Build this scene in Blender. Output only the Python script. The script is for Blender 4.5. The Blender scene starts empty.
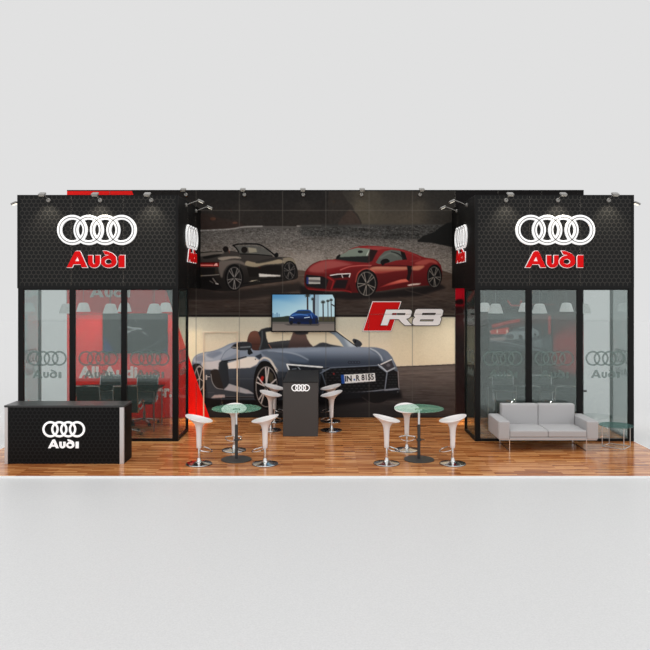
import bpy, bmesh, math, random
import numpy as np
from mathutils import Vector, Matrix
random.seed(7); np.random.seed(7)
C = bpy.context.scene.collection
PI = math.pi
F = 700.0; CX = 325.0; HY = 288.0; CZ = 3.006      # focal length in px, vanishing point, eye height (m)
SF = 51.03; SB = 43.15                              # px per metre on the fascia plane and on the back wall
YF = F/SF; YB = F/SB                                # their distances
XO = 6.03; XI = 2.881                               # outer and inner edge of the meeting rooms
ZF0, ZF1 = 3.0, 4.83                                # fascia bottom / top
ZW = 5.277                                          # back wall top
def px2x(px, s): return (px-CX)/s
def py2z(py, s): return CZ-(py-HY)/s

# ------------------------------------------------------------------ materials
def lin(c):
    r = []
    for v in c[:3]:
        v = v/255.0
        r.append(v/12.92 if v <= .04045 else ((v+.055)/1.055)**2.4)
    return tuple(r)+(1.0,)
def newmat(name):
    m = bpy.data.materials.new(name); m.use_nodes = True
    nt = m.node_tree; nt.nodes.clear()
    out = nt.nodes.new('ShaderNodeOutputMaterial')
    return m, nt, out
def pbr(name, col, rough=.5, metal=0., spec=.5, emit=None, es=0., noise=0., nscale=40.):
    m, nt, out = newmat(name)
    b = nt.nodes.new('ShaderNodeBsdfPrincipled')
    b.inputs['Base Color'].default_value = lin(col)
    b.inputs['Roughness'].default_value = rough
    b.inputs['Metallic'].default_value = metal
    b.inputs['Specular IOR Level'].default_value = spec
    if emit: b.inputs['Emission Color'].default_value = lin(emit); b.inputs['Emission Strength'].default_value = es
    if noise:
        tc = nt.nodes.new('ShaderNodeTexCoord'); n = nt.nodes.new('ShaderNodeTexNoise')
        n.inputs['Scale'].default_value = nscale; n.inputs['Detail'].default_value = 3
        mr = nt.nodes.new('ShaderNodeMapRange'); mr.inputs[3].default_value = 1-noise; mr.inputs[4].default_value = 1+noise
        mx = nt.nodes.new('ShaderNodeVectorMath'); mx.operation = 'SCALE'; mx.inputs[0].default_value = lin(col)[:3]
        nt.links.new(tc.outputs['Object'], n.inputs['Vector']); nt.links.new(n.outputs[0], mr.inputs[0])
        nt.links.new(mr.outputs[0], mx.inputs['Scale']); nt.links.new(mx.outputs[0], b.inputs['Base Color'])
    nt.links.new(b.outputs[0], out.inputs[0]); return m
def glassmat(name, tint, refl, fac, dif=None, dfac=0.):
    m, nt, out = newmat(name)
    t = nt.nodes.new('ShaderNodeBsdfTransparent'); t.inputs[0].default_value = tint+(1,)
    g = nt.nodes.new('ShaderNodeBsdfGlossy'); g.inputs[0].default_value = refl+(1,); g.inputs['Roughness'].default_value = 0.0
    mx = nt.nodes.new('ShaderNodeMixShader'); mx.inputs[0].default_value = fac
    nt.links.new(t.outputs[0], mx.inputs[1]); nt.links.new(g.outputs[0], mx.inputs[2])
    last = mx
    if dif:
        d = nt.nodes.new('ShaderNodeBsdfDiffuse'); d.inputs[0].default_value = lin(dif)
        m2 = nt.nodes.new('ShaderNodeMixShader'); m2.inputs[0].default_value = dfac
        nt.links.new(mx.outputs[0], m2.inputs[1]); nt.links.new(d.outputs[0], m2.inputs[2]); last = m2
    nt.links.new(last.outputs[0], out.inputs[0]); return m
def alphamat(name, col, a, rough=.6):
    m, nt, out = newmat(name)
    t = nt.nodes.new('ShaderNodeBsdfTransparent'); b = nt.nodes.new('ShaderNodeBsdfPrincipled')
    b.inputs['Base Color'].default_value = lin(col); b.inputs['Roughness'].default_value = rough
    mx = nt.nodes.new('ShaderNodeMixShader'); mx.inputs[0].default_value = a
    nt.links.new(t.outputs[0], mx.inputs[1]); nt.links.new(b.outputs[0], mx.inputs[2]); nt.links.new(mx.outputs[0], out.inputs[0])
    return m
def printmat(name, rough=.45, spec=.3, emit=0.):
    m, nt, out = newmat(name)
    a = nt.nodes.new('ShaderNodeVertexColor'); a.layer_name = 'Print'
    b = nt.nodes.new('ShaderNodeBsdfPrincipled'); b.inputs['Roughness'].default_value = rough
    b.inputs['Specular IOR Level'].default_value = spec
    nt.links.new(a.outputs[0], b.inputs['Base Color'])
    if emit:
        nt.links.new(a.outputs[0], b.inputs['Emission Color']); b.inputs['Emission Strength'].default_value = emit
        s = nt.nodes.new('ShaderNodeVectorMath'); s.operation = 'SCALE'; s.inputs['Scale'].default_value = .12
        nt.links.new(a.outputs[0], s.inputs[0]); nt.links.new(s.outputs[0], b.inputs['Base Color'])
    nt.links.new(b.outputs[0], out.inputs[0]); return m
def hexmat(name, pitch, hole, web, axes='xz', rough=.55, spec=.3, lo=.36, hi=.47):
    m, nt, out = newmat(name)
    N = nt.nodes.new; L = nt.links.new
    tc = N('ShaderNodeTexCoord'); sp = N('ShaderNodeSeparateXYZ'); L(tc.outputs['Object'], sp.inputs[0])
    cb = N('ShaderNodeCombineXYZ'); L(sp.outputs['X' if axes[0] == 'x' else 'Y'], cb.inputs[0]); L(sp.outputs['Z'], cb.inputs[1])
    sc = N('ShaderNodeVectorMath'); sc.operation = 'SCALE'; sc.inputs['Scale'].default_value = 1/pitch; L(cb.outputs[0], sc.inputs[0])
    H = (.5, math.sqrt(3)/2, 0.); S = (1., math.sqrt(3), 1.)
    def cell(off):
        a = N('ShaderNodeVectorMath'); a.operation = 'ADD'; a.inputs[1].default_value = (200*S[0]+off[0], 200*S[1]+off[1], 0); L(sc.outputs[0], a.inputs[0])
        b = N('ShaderNodeVectorMath'); b.operation = 'MODULO'; b.inputs[1].default_value = S; L(a.outputs[0], b.inputs[0])
        c = N('ShaderNodeVectorMath'); c.operation = 'SUBTRACT'; c.inputs[1].default_value = H; L(b.outputs[0], c.inputs[0])
        d = N('ShaderNodeVectorMath'); d.operation = 'ABSOLUTE'; L(c.outputs[0], d.inputs[0])
        e = N('ShaderNodeVectorMath'); e.operation = 'DOT_PRODUCT'; e.inputs[1].default_value = (.5, math.sqrt(3)/2, 0); L(d.outputs[0], e.inputs[0])
        f = N('ShaderNodeSeparateXYZ'); L(d.outputs[0], f.inputs[0])
        g = N('ShaderNodeMath'); g.operation = 'MAXIMUM'; L(f.outputs[0], g.inputs[0]); L(e.outputs['Value'], g.inputs[1])
        return g
    g1, g2 = cell((0, 0)), cell((.5, math.sqrt(3)/2))
    mn = N('ShaderNodeMath'); mn.operation = 'MINIMUM'; L(g1.outputs[0], mn.inputs[0]); L(g2.outputs[0], mn.inputs[1])
    mr = N('ShaderNodeMapRange'); mr.interpolation_type = 'SMOOTHSTEP'; mr.inputs[1].default_value = lo; mr.inputs[2].default_value = hi
    L(mn.outputs[0], mr.inputs[0])
    mx = N('ShaderNodeMix'); mx.data_type = 'RGBA'; mx.inputs[6].default_value = lin(hole); mx.inputs[7].default_value = lin(web)
    L(mr.outputs[0], mx.inputs[0])
    b = N('ShaderNodeBsdfPrincipled'); b.inputs['Roughness'].default_value = rough; b.inputs['Specular IOR Level'].default_value = spec
    L(mx.outputs[2], b.inputs['Base Color']); L(b.outputs[0], out.inputs[0]); return m
def woodmat(name):
    m, nt, out = newmat(name)
    N = nt.nodes.new; L = nt.links.new
    tc = N('ShaderNodeTexCoord')
    def bricks(off, w, h, c1, c2):
        mp = N('ShaderNodeMapping'); mp.inputs['Location'].default_value = off; L(tc.outputs['Object'], mp.inputs[0])
        b = N('ShaderNodeTexBrick'); b.inputs['Scale'].default_value = 1; b.inputs['Brick Width'].default_value = w; b.inputs['Row Height'].default_value = h
        b.inputs['Mortar Size'].default_value = .0015; b.offset = .37; b.offset_frequency = 3
        b.inputs['Color1'].default_value = c1; b.inputs['Color2'].default_value = c2; b.inputs['Mortar'].default_value = (0.3, 0.3, 0.3, 1)
        b.inputs['Bias'].default_value = 0
        L(mp.outputs[0], b.inputs[0]); return b
    b = bricks((3.3, 1.1, 0), .55, .058, (0, 0, 0, 1), (1, 1, 1, 1))
    b2 = bricks((1.7, .4, 0), 1.9, .225, (0, 0, 0, 1), (1, 1, 1, 1))
    mp = N('ShaderNodeMapping'); mp.inputs['Scale'].default_value = (1.1, 16, 1); L(tc.outputs['Object'], mp.inputs[0])
    n = N('ShaderNodeTexNoise'); n.inputs['Scale'].default_value = 1.6; n.inputs['Detail'].default_value = 5; L(mp.outputs[0], n.inputs[0])
    a1 = N('ShaderNodeMath'); a1.operation = 'MULTIPLY_ADD'; a1.inputs[1].default_value = .45; L(b.outputs['Color'], a1.inputs[0]); L(n.outputs[0], a1.inputs[2])
    a2 = N('ShaderNodeMath'); a2.operation = 'MULTIPLY_ADD'; a2.inputs[1].default_value = .12; L(b2.outputs['Color'], a2.inputs[0]); L(a1.outputs[0], a2.inputs[2])
    cr = N('ShaderNodeValToRGB'); L(a2.outputs[0], cr.inputs[0])
    e = cr.color_ramp.elements
    e[0].position = .38; e[0].color = lin((114, 58, 26)); e[1].position = 1.0; e[1].color = lin((222, 160, 102))
    x = e.new(.58); x.color = lin((158, 90, 45)); x = e.new(.8); x.color = lin((192, 124, 70))
    p = N('ShaderNodeBsdfPrincipled'); p.inputs['Roughness'].default_value = .16; p.inputs['Specular IOR Level'].default_value = .5
    L(cr.outputs[0], p.inputs['Base Color']); L(p.outputs[0], out.inputs[0]); return m
def groundmat(name):
    m, nt, out = newmat(name)
    N = nt.nodes.new; L = nt.links.new
    tc = N('ShaderNodeTexCoord'); n = N('ShaderNodeTexNoise'); n.inputs['Scale'].default_value = 60; n.inputs['Detail'].default_value = 4; L(tc.outputs['Object'], n.inputs[0])
    cr = N('ShaderNodeValToRGB'); L(n.outputs[0], cr.inputs[0]); e = cr.color_ramp.elements
    e[0].position = .3; e[0].color = lin((205, 205, 205)); e[1].position = .7; e[1].color = lin((215, 215, 215))
    p = N('ShaderNodeBsdfPrincipled'); p.inputs['Roughness'].default_value = .42; p.inputs['Specular IOR Level'].default_value = .3
    L(cr.outputs[0], p.inputs['Base Color']); L(p.outputs[0], out.inputs[0]); return m

M = dict(
    black=pbr('satin_black_frame', (17, 17, 17), .45, spec=.15),
    wallblack=pbr('black_wall_panel', (22, 21, 20), .6, spec=.08),
    edge=pbr('black_edge_trim', (26, 26, 26), .5, spec=.12),
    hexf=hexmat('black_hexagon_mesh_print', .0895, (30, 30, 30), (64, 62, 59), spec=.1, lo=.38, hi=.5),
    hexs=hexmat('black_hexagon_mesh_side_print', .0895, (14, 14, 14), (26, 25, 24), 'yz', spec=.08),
    hexc=hexmat('black_hexagon_counter_print', .072, (7, 7, 7), (29, 29, 29), lo=.34, hi=.48, spec=.15),
    hexcs=hexmat('black_hexagon_counter_side_print', .072, (10, 10, 10), (30, 30, 30), 'yz', spec=.15),
    wood=woodmat('glossy_strip_parquet'), ground=groundmat('pale_grey_hall_floor'),
    white=pbr('white_gloss_plastic', (234, 228, 226), .28), trimw=pbr('white_edge_trim', (245, 245, 245), .5),
    silver=pbr('pale_aluminium', (205, 200, 198), .35, .3),
    chrome=pbr('chrome', (225, 225, 225), .12, 1.), steel=pbr('brushed_steel', (150, 150, 150), .35, .8),
    darkmetal=pbr('dark_grey_metal', (58, 58, 58), .45, .2), rubber=pbr('black_rubber', (20, 20, 20), .6),
    glass=glassmat('green_tinted_glass', (.76, .785, .78), (.90, 1., .98), .09, (124, 146, 141), .065),
    tglass=glassmat('green_table_glass', (.84, .93, .89), (.8, 1., .9), .08, (150, 208, 180), .19),
    dglass=glassmat('dark_table_glass', (.25, .3, .3), (.8, .9, .9), .12, (40, 46, 46), .4),
    sglass=glassmat('teal_side_table_glass', (.58, .68, .66), (.85, 1., .95), .10, (100, 132, 128), .25),
    decal=alphamat('frosted_grey_decal', (118, 138, 134), .5),
    seam=alphamat('panel_joint', (92, 87, 80), .36),
    fabric=pbr('light_grey_upholstery', (178, 177, 178), .85, spec=.2, noise=.05, nscale=150),
    sling=pbr('black_leather', (58, 63, 64), .4),
    red=pbr('red_printed_panel', (240, 24, 18), .5, spec=.12),
    redletter=pbr('red_acrylic', (214, 8, 12), .5, spec=.1, emit=(232, 10, 14), es=.05),
    whiteglow=pbr('lit_white_acrylic', (225, 225, 225), .4, emit=(255, 255, 255), es=.42),
    ringshade=pbr('grey_ring_shading', (120, 120, 120), .4),  # grey tone stands for the shading of the ring bevels
    whiteletter=pbr('white_vinyl', (238, 235, 232), .5), greyletter=pbr('pale_vinyl', (215, 212, 208), .5),
    emred=pbr('red_emblem', (206, 16, 16), .6, spec=.1), emwhite=pbr('white_emblem', (250, 245, 243), .6, spec=.2),
    emdark=pbr('dark_emblem_edge', (60, 50, 46), .6),
    charcoal=pbr('charcoal_laminate', (74, 72, 71), .55, spec=.25, noise=.06, nscale=60),
    charcoaltop=pbr('dark_laminate_top', (38, 38, 38), .5, spec=.2),
    cream=pbr('cream_door_trim', (228, 208, 182), .5),
    shade=pbr('white_ribbed_shade', (240, 240, 238), .6, emit=(255, 255, 255), es=.25),
    cord=pbr('grey_cord', (120, 120, 120), .6),
    lamphead=pbr('grey_lamp_metal', (140, 138, 134), .35, .5), bulb=pbr('lit_lamp_lens', (255, 250, 235), .3, emit=(255, 246, 225), es=1.1),
    prt=printmat('printed_wall_graphic', .6, .06), screen=printmat('lit_screen', .4, .1, .86), screendim=printmat('dim_screen', .3, .2, .65),
    plateblack=pbr('plate_characters', (25, 25, 30), .5),
    countertop=pbr('dark_counter_top', (44, 44, 44), .3), inner=pbr('counter_inside', (60, 60, 60), .6),
)

# ------------------------------------------------------------------ object helpers
def tag(o, label=None, cat=None, group=None, kind=None):
    if label: o['label'] = label
    if cat: o['category'] = cat
    if group: o['group'] = group
    if kind: o['kind'] = kind
    return o
def thing(name, label, cat, loc=(0, 0, 0), rz=0, group=None):
    o = bpy.data.objects.new(name, None); C.objects.link(o); o.empty_display_size = .1
    o.location = loc; o.rotation_euler = (0, 0, rz)
    return tag(o, label, cat, group)
def copy_tree(o, parent=None):
    c = o.copy(); C.objects.link(c)
    if parent is not None: c.parent = parent
    for ch in list(o.children): copy_tree(ch, c)
    return c
class MB:
    def __init__(s): s.v = []; s.f = []
    def add(s, vs, fs):
        n = len(s.v); s.v += [tuple(v) for v in vs]; s.f += [tuple(i+n for i in f) for f in fs]; return s
    def box(s, x0, x1, y0, y1, z0, z1):
        v = [(x, y, z) for z in (z0, z1) for y in (y0, y1) for x in (x0, x1)]
        return s.add(v, [(0, 2, 3, 1), (4, 5, 7, 6), (0, 1, 5, 4), (2, 6, 7, 3), (0, 4, 6, 2), (1, 3, 7, 5)])
    def tube(s, path, r, n=12, caps=True, closed=False):
        P = [Vector(p) for p in path]; m = len(P); vs = []; prev = None
        rr = r if isinstance(r, (list, tuple)) else [r]*m
        for i in range(m):
            if closed: t = P[(i+1) % m]-P[i-1]
            else: t = P[min(i+1, m-1)]-P[max(i-1, 0)]
            t.normalize()
            if prev is None:
                a = Vector((0, 0, 1)) if abs(t.z) < .9 else Vector((1, 0, 0)); u = t.cross(a).normalized()
            else:
                u = (prev-t*prev.dot(t)).normalized()
            prev = u; w = t.cross(u)
            for k in range(n):
                q = 2*PI*k/n; vs.append(P[i]+(u*math.cos(q)+w*math.sin(q))*rr[i])
        fs = []
        for i in range(m if closed else m-1):
            j = (i+1) % m
            for k in range(n): fs.append((i*n+k, i*n+(k+1) % n, j*n+(k+1) % n, j*n+k))
        if caps and not closed: fs += [tuple(range(n))[::-1], tuple(range((m-1)*n, m*n))]
        return s.add(vs, fs)
    def lathe(s, prof, c=(0, 0, 0), n=36, fn=None, closed=False):
        vs = []; m = len(prof)
        for r, z in prof:
            for k in range(n):
                q = 2*PI*k/n; x, y, zz = r*math.cos(q), r*math.sin(q), z
                if fn: x, y, zz = fn(x, y, zz, r, q)
                vs.append((c[0]+x, c[1]+y, c[2]+zz))
        fs = []
        for i in range(m if closed else m-1):
            j = (i+1) % m
            for k in range(n): fs.append((i*n+k, i*n+(k+1) % n, j*n+(k+1) % n, j*n+k))
        if not closed:
            if prof[0][0] > 0: fs.append(tuple(range(n))[::-1])
            if prof[-1][0] > 0: fs.append(tuple(range((m-1)*n, m*n)))
        return s.add(vs, fs)
    def rbox(s, c, h, r, bulge=(0, 0, 0, 0), n=6):
        def axis(hh):
            a = [math.tan(PI/4*k/4)*r for k in range(5)]
            a = [-hh+r-q for q in a[::-1]][:-1]
            inner = [(-1+2*k/n)*(hh-r) for k in range(n+1)]
            return a+inner+[-q for q in a[::-1]]
        A = [axis(q) for q in h]
        def pt(p):
            q = [max(-(h[i]-r), min(h[i]-r, p[i])) for i in range(3)]
            d = Vector([p[i]-q[i] for i in range(3)])
            if d.length > 1e-9: d = d.normalized()*r
            o = [q[i]+d[i] for i in range(3)]
            u = [o[i]/h[i] for i in range(3)]
            if bulge[2] and u[2] > 0: o[2] += bulge[2]*(1-u[0]**2)*(1-u[1]**2)
            if bulge[1] and u[1] < 0: o[1] -= bulge[1]*(1-u[0]**2)*(1-u[2]**2)
            return (c[0]+o[0], c[1]+o[1], c[2]+o[2])
        for ax in range(3):
            a, b = [i for i in range(3) if i != ax]
            for sg in (-1, 1):
                vs = []; fs = []
                for i in A[a]:
                    for j in A[b]:
                        p = [0, 0, 0]; p[ax] = sg*h[ax]; p[a] = i; p[b] = j; vs.append(pt(p))
                nb = len(A[b])
                flip = (sg > 0) == (ax != 1)
                for i in range(len(A[a])-1):
                    for j in range(nb-1):
                        f = (i*nb+j, (i+1)*nb+j, (i+1)*nb+j+1, i*nb+j+1); fs.append(f if flip else f[::-1])
                s.add(vs, fs)
        return s
    def build(s, name, mat, parent=None, smooth=False, bevel=0., merge=False):
        me = bpy.data.meshes.new(name); me.from_pydata(s.v, [], s.f); me.update()
        if bevel or merge or smooth:
            b = bmesh.new(); b.from_mesh(me)
            bmesh.ops.remove_doubles(b, verts=b.verts, dist=1e-5)
            if bevel: bmesh.ops.bevel(b, geom=list(b.edges), offset=bevel, segments=2, affect='EDGES', profile=.5)
            bmesh.ops.recalc_face_normals(b, faces=b.faces)
            b.to_mesh(me); b.free()
        me.materials.append(mat)
        if smooth:
            for p in me.polygons: p.use_smooth = True
            try: me.set_sharp_from_angle(angle=math.radians(40))
            except Exception: pass
        o = bpy.data.objects.new(name, me); C.objects.link(o)
        if parent is not None: o.parent = parent
        return o
def struct(name, mb, mat, **k):
    o = mb.build(name, mat, **k); o['kind'] = 'structure'; return o
def curve_mesh(loops, depth, offset=0.):
    """flat shape with holes -> mesh in the local XZ plane, front face towards -Y, thickness depth"""
    cu = bpy.data.curves.new('shape', 'CURVE'); cu.dimensions = '2D'; cu.fill_mode = 'BOTH'; cu.extrude = depth/2; cu.offset = offset
    for lp in loops:
        sp = cu.splines.new('POLY'); sp.points.add(len(lp)-1); sp.use_cyclic_u = True
        for i, (x, y) in enumerate(lp): sp.points[i].co = (x, y, 0, 1)
    return _tomesh(cu, depth)
def _tomesh(cu, depth):
    o = bpy.data.objects.new('tmp', cu); C.objects.link(o)
    bpy.context.view_layer.update()
    dg = bpy.context.evaluated_depsgraph_get(); me = bpy.data.meshes.new_from_object(o.evaluated_get(dg))
    bpy.data.objects.remove(o); bpy.data.curves.remove(cu)
    me.transform(Matrix.Rotation(PI/2, 4, 'X')); me.transform(Matrix.Translation((0, -depth/2, 0)))
    me.materials.clear(); return me
def text_mesh(txt, depth, w, h, offset=0.):
    cu = bpy.data.curves.new('txt', 'FONT'); cu.body = txt; cu.extrude = .01; cu.offset = offset
    me = _tomesh(cu, .02)
    n = len(me.vertices); a = np.empty(n*3); me.vertices.foreach_get('co', a); a = a.reshape(-1, 3)
    mn, mx = a.min(0), a.max(0)
    a[:, 0] = (a[:, 0]-mn[0])/(mx[0]-mn[0])*w; a[:, 2] = (a[:, 2]-mn[2])/(mx[2]-mn[2])*h; a[:, 1] = (a[:, 1]-mx[1])/(mx[1]-mn[1])*depth
    me.vertices.foreach_set('co', a.ravel()); me.update(); return me
def mobj(name, me, mat, parent=None, loc=(0, 0, 0), rz=0):
    me.materials.append(mat); me.name = name
    o = bpy.data.objects.new(name, me); C.objects.link(o); o.location = loc; o.rotation_euler = (0, 0, rz)
    if parent is not None: o.parent = parent
    return o

# ------------------------------------------------------------------ logo shapes (unit: letter height 16.8, word width 58.5)
def arc(cx, cy, rx, ry, a0, a1, n=14):
    return [(cx+rx*math.cos(math.radians(a0+(a1-a0)*k/n)), cy+ry*math.sin(math.radians(a0+(a1-a0)*k/n))) for k in range(n+1)]
GLY = {
    'A': [[(0, 0), (8.0, 15.4), (9.6, 16.6), (12.6, 16.6), (13.6, 15.4), (20.6, 0), (15.2, 0), (13.9, 3.1), (6.5, 3.1), (5.0, 0)], [(8.2, 6.4), (12.5, 6.4), (10.7, 11.2)]],
    'u': [[(21.6, 12.3)]+arc(27.5, 5.4, 5.9, 5.7, 180, 360)+[(33.4, 12.3), (29.0, 12.3)]+arc(27.5, 5.6, 1.5, 2.2, 0, -180)+[(26.0, 12.3)]],
    'd': [arc(42.4, 5.9, 7.9, 6.2, 20, -248, 30)+[(43.3, 12.6), (38.6, 13.0), (36.6, 16.8), (40.2, 16.6), (46.2, 14.2), (49.6, 10.8)], arc(42.0, 5.9, 3.6, 2.7, 0, 345, 23)],
    'i': [[(52.6, 0), (52.6, 11.0), (53.6, 12.4), (58.5, 12.4), (58.5, 0)]],
}
def letters(parent, cx, zb, w, mat, depth=.04, y=0., outline=None, ow=0.):
    """the four letters, baseline zb, total width w; front towards -Y from y"""
    k = w/58.5
    for g in 'Audi':
        loops = [[(cx-w/2+a*k, zb+b*k) for a, b in lp] for lp in GLY[g]]
        L_ = mobj('letter', curve_mesh(loops, depth), mat, parent, (0, y, 0))
        if outline:
            mobj('letter_outline', curve_mesh(loops[:1] if g != 'd' else loops, depth*.5, ow), outline, L_, (0, 0, 0))
def ring_mb(cx, cz, R, r, y, depth, n=56, bev=.25):
    w = R-r; b = w*bev
    prof = [(r, 0), (r, depth-b*.5), (r+b, depth), (R-b, depth), (R, depth-b*.5), (R, 0)]
    m = MB(); vs = []; fs = []
    for k in range(n):
        q = 2*PI*k/n
        for rr, d in prof: vs.append((cx+rr*math.cos(q), y-d, cz+rr*math.sin(q)))
    P = len(prof)
    for k in range(n):
        j = (k+1) % n
        for i in range(P): fs.append((k*P+i, k*P+(i+1) % P, j*P+(i+1) % P, j*P+i))
    return m.add(vs, fs)
def rings(parent, cx, cz, w, mat, y=0., depth=.03, thick=.16, shade_band=None, hfac=1.):
    R = w/5.27; step = (w-2*R)/3
    R_ = R; r = R*(1-thick*2)
    for k in range(4):
        x = cx-w/2+R+k*step
        o = ring_mb(x, cz, R_, r, y, depth+.0012*(k % 2)).build('ring', mat, parent, smooth=True)
        if shade_band: ring_mb(x, cz, R_-(R_-r)*.42, R_-(R_-r)*.62, y, depth+.004, bev=0.01).build('ring_shade_band', shade_band, o)  # raised grey band, bevel shading of the ring painted as colour

# ------------------------------------------------------------------ picture painter: prints and screens become coloured mesh grids
class Canvas:
    def __init__(s, x0, x1, y0, y1, ss=4):
        s.x0, s.x1, s.y0, s.y1, s.ss = x0, x1, y0, y1, ss
        s.w = int(round((x1-x0)*ss)); s.h = int(round((y1-y0)*ss))
        s.X = x0+(np.arange(s.w)+.5)/ss; s.Y = y0+(np.arange(s.h)+.5)/ss
        s.a = np.zeros((s.h, s.w, 3), np.float32)
    @staticmethod
    def smooth(p, closed=True, n=6):
        p = np.array(p, float); m = len(p); out = []
        rng = range(m) if closed else range(m-1)
        for i in rng:
            if closed: a, b, c, d = p[i-1], p[i], p[(i+1) % m], p[(i+2) % m]
            else: a, b, c, d = p[max(i-1, 0)], p[i], p[i+1], p[min(i+2, m-1)]
            for k in range(n):
                t = k/n
                out.append(.5*((2*b)+(-a+c)*t+(2*a-5*b+4*c-d)*t*t+(-a+3*b-3*c+d)*t**3))
        if not closed: out.append(p[-1])
        return np.array(out)
    def blur(s, m, r):
        k = max(1, int(round(r*s.ss*.6)))
        for _ in range(2):
            for ax in (0, 1):
                p = np.pad(m, [(k, k) if i == ax else (0, 0) for i in range(2)], mode='edge')
                c = np.cumsum(p, axis=ax); z = np.zeros_like(np.take(c, [0], axis=ax)); c = np.concatenate([z, c], axis=ax)
                n = 2*k+1
                m = (c[n:] - c[:-n])/n if ax == 0 else (c[:, n:]-c[:, :-n])/n
        return m
    def mask(s, pts):
        m = np.zeros((s.h, s.w), np.float32); P = np.asarray(pts, float)
        ya = max(0, int((P[:, 1].min()-s.y0)*s.ss)-1); yb = min(s.h, int((P[:, 1].max()-s.y0)*s.ss)+2)
        X1, Y1 = P[:, 0], P[:, 1]; X2, Y2 = np.roll(X1, -1), np.roll(Y1, -1)
        for j in range(ya, yb):
            y = s.Y[j]; c = (Y1 <= y) != (Y2 <= y)
            if not c.any(): continue
            xs = np.sort(X1[c]+(y-Y1[c])*(X2[c]-X1[c])/(Y2[c]-Y1[c]))
            for a, b in zip(xs[::2], xs[1::2]):
                i0 = max(0, int(math.ceil((a-s.x0)*s.ss-.5))); i1 = min(s.w, int(math.ceil((b-s.x0)*s.ss-.5)))
                if i1 > i0: m[j, i0:i1] = 1
        return m
    def comp(s, m, col, col2=None, g=None, al=1.):
        c = np.array(col, np.float32)
        if col2 is not None:
            (ax, ay), (bx, by) = g; dx, dy = bx-ax, by-ay
            t = ((s.X[None, :]-ax)*dx+(s.Y[:, None]-ay)*dy)/(dx*dx+dy*dy); t = np.clip(t, 0, 1)[..., None]
            t = t*t*(3-2*t)
            c = c*(1-t)+np.array(col2, np.float32)*t
        m = (m*al)[..., None]; s.a = s.a*(1-m)+c*m
    def P(s, pts, col, col2=None, g=None, sm=True, bl=0., al=1.):
        pts = Canvas.smooth(pts) if sm else pts
        m = s.mask(pts)
        if bl: m = s.blur(m, bl)
        s.comp(m, col, col2, g, al)
    def R(s, x0, y0, x1, y1, col, col2=None, g=None, bl=0., al=1.): s.P([(x0, y0), (x1, y0), (x1, y1), (x0, y1)], col, col2, g, False, bl, al)
    def E(s, cx, cy, rx, ry, col, bl=0., al=1., hole=0., rot=0.):
        x = s.X[None, :]-cx; y = s.Y[:, None]-cy; c, n = math.cos(rot), math.sin(rot)
        d = np.sqrt(((x*c+y*n)/rx)**2+((-x*n+y*c)/ry)**2)
        m = ((d < 1) & (d > hole)).astype(np.float32)
        if bl: m = s.blur(m, bl)
        s.comp(m, col, al=al)
    def L(s, pts, w, col, sm=True, bl=0., al=1.):
        p = Canvas.smooth(pts, False) if sm and len(pts) > 2 else np.array(pts, float)
        m = np.zeros((s.h, s.w), np.float32); X, Y = s.X[None, :], s.Y[:, None]; n = len(p)
        for i in range(n-1):
            (ax, ay), (bx, by) = p[i], p[i+1]; L2 = (bx-ax)**2+(by-ay)**2
            if L2 < 1e-9: continue
            ww = w if not isinstance(w, tuple) else w[0]+(w[1]-w[0])*i/max(1, n-2)
            i0 = max(0, int((min(ax, bx)-ww-s.x0)*s.ss)); i1 = min(s.w, int((max(ax, bx)+ww-s.x0)*s.ss)+2)
            j0 = max(0, int((min(ay, by)-ww-s.y0)*s.ss)); j1 = min(s.h, int((max(ay, by)+ww-s.y0)*s.ss)+2)
            if i1 <= i0 or j1 <= j0: continue
            xx = X[:, i0:i1]; yy = Y[j0:j1]
            t = np.clip(((xx-ax)*(bx-ax)+(yy-ay)*(by-ay))/L2, 0, 1)
            d = np.hypot(xx-ax-t*(bx-ax), yy-ay-t*(by-ay))
            m[j0:j1, i0:i1] = np.maximum(m[j0:j1, i0:i1], np.clip((ww/2-d)*s.ss+.5, 0, 1))
        if bl: m = s.blur(m, bl)
        s.comp(m, col, al=al)
    def noise(s, sx, sy):
        h = int((s.y1-s.y0)/sy)+2; w = int((s.x1-s.x0)/sx)+2
        n = np.random.randn(h, w).astype(np.float32)
        yi = np.linspace(0, h-1.001, s.h); xi = np.linspace(0, w-1.001, s.w)
        y0 = yi.astype(int); x0 = xi.astype(int); fy = (yi-y0)[:, None]; fx = (xi-x0)[None, :]
        return (n[y0][:, x0]*(1-fy)*(1-fx)+n[y0+1][:, x0]*fy*(1-fx)+n[y0][:, x0+1]*(1-fy)*fx+n[y0+1][:, x0+1]*fy*fx)
    def grain(s, m, amp, sx, sy): s.a += (m*s.noise(sx, sy)*amp)[..., None]
    def wheel(s, cx, cy, rx, ry, n, col, hub=(60, 58, 56), rot=0., w=1., dark=(22, 21, 21), tyre=1.22):
        s.E(cx, cy, rx*tyre, ry*tyre, (20, 19, 19)); s.E(cx, cy, rx, ry, dark)
        s.E(cx, cy, rx, ry, col, hole=.91, al=.45)
        for k in range(n):
            q = rot+2*PI*k/n
            for dq in (-.16, .16):
                s.L([(cx+.12*rx*math.cos(q), cy+.12*ry*math.sin(q)), (cx+.93*rx*math.cos(q+dq), cy+.93*ry*math.sin(q+dq))], w*.8, col, al=.75)
        s.E(cx, cy, rx*.14, ry*.14, hub)
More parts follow.
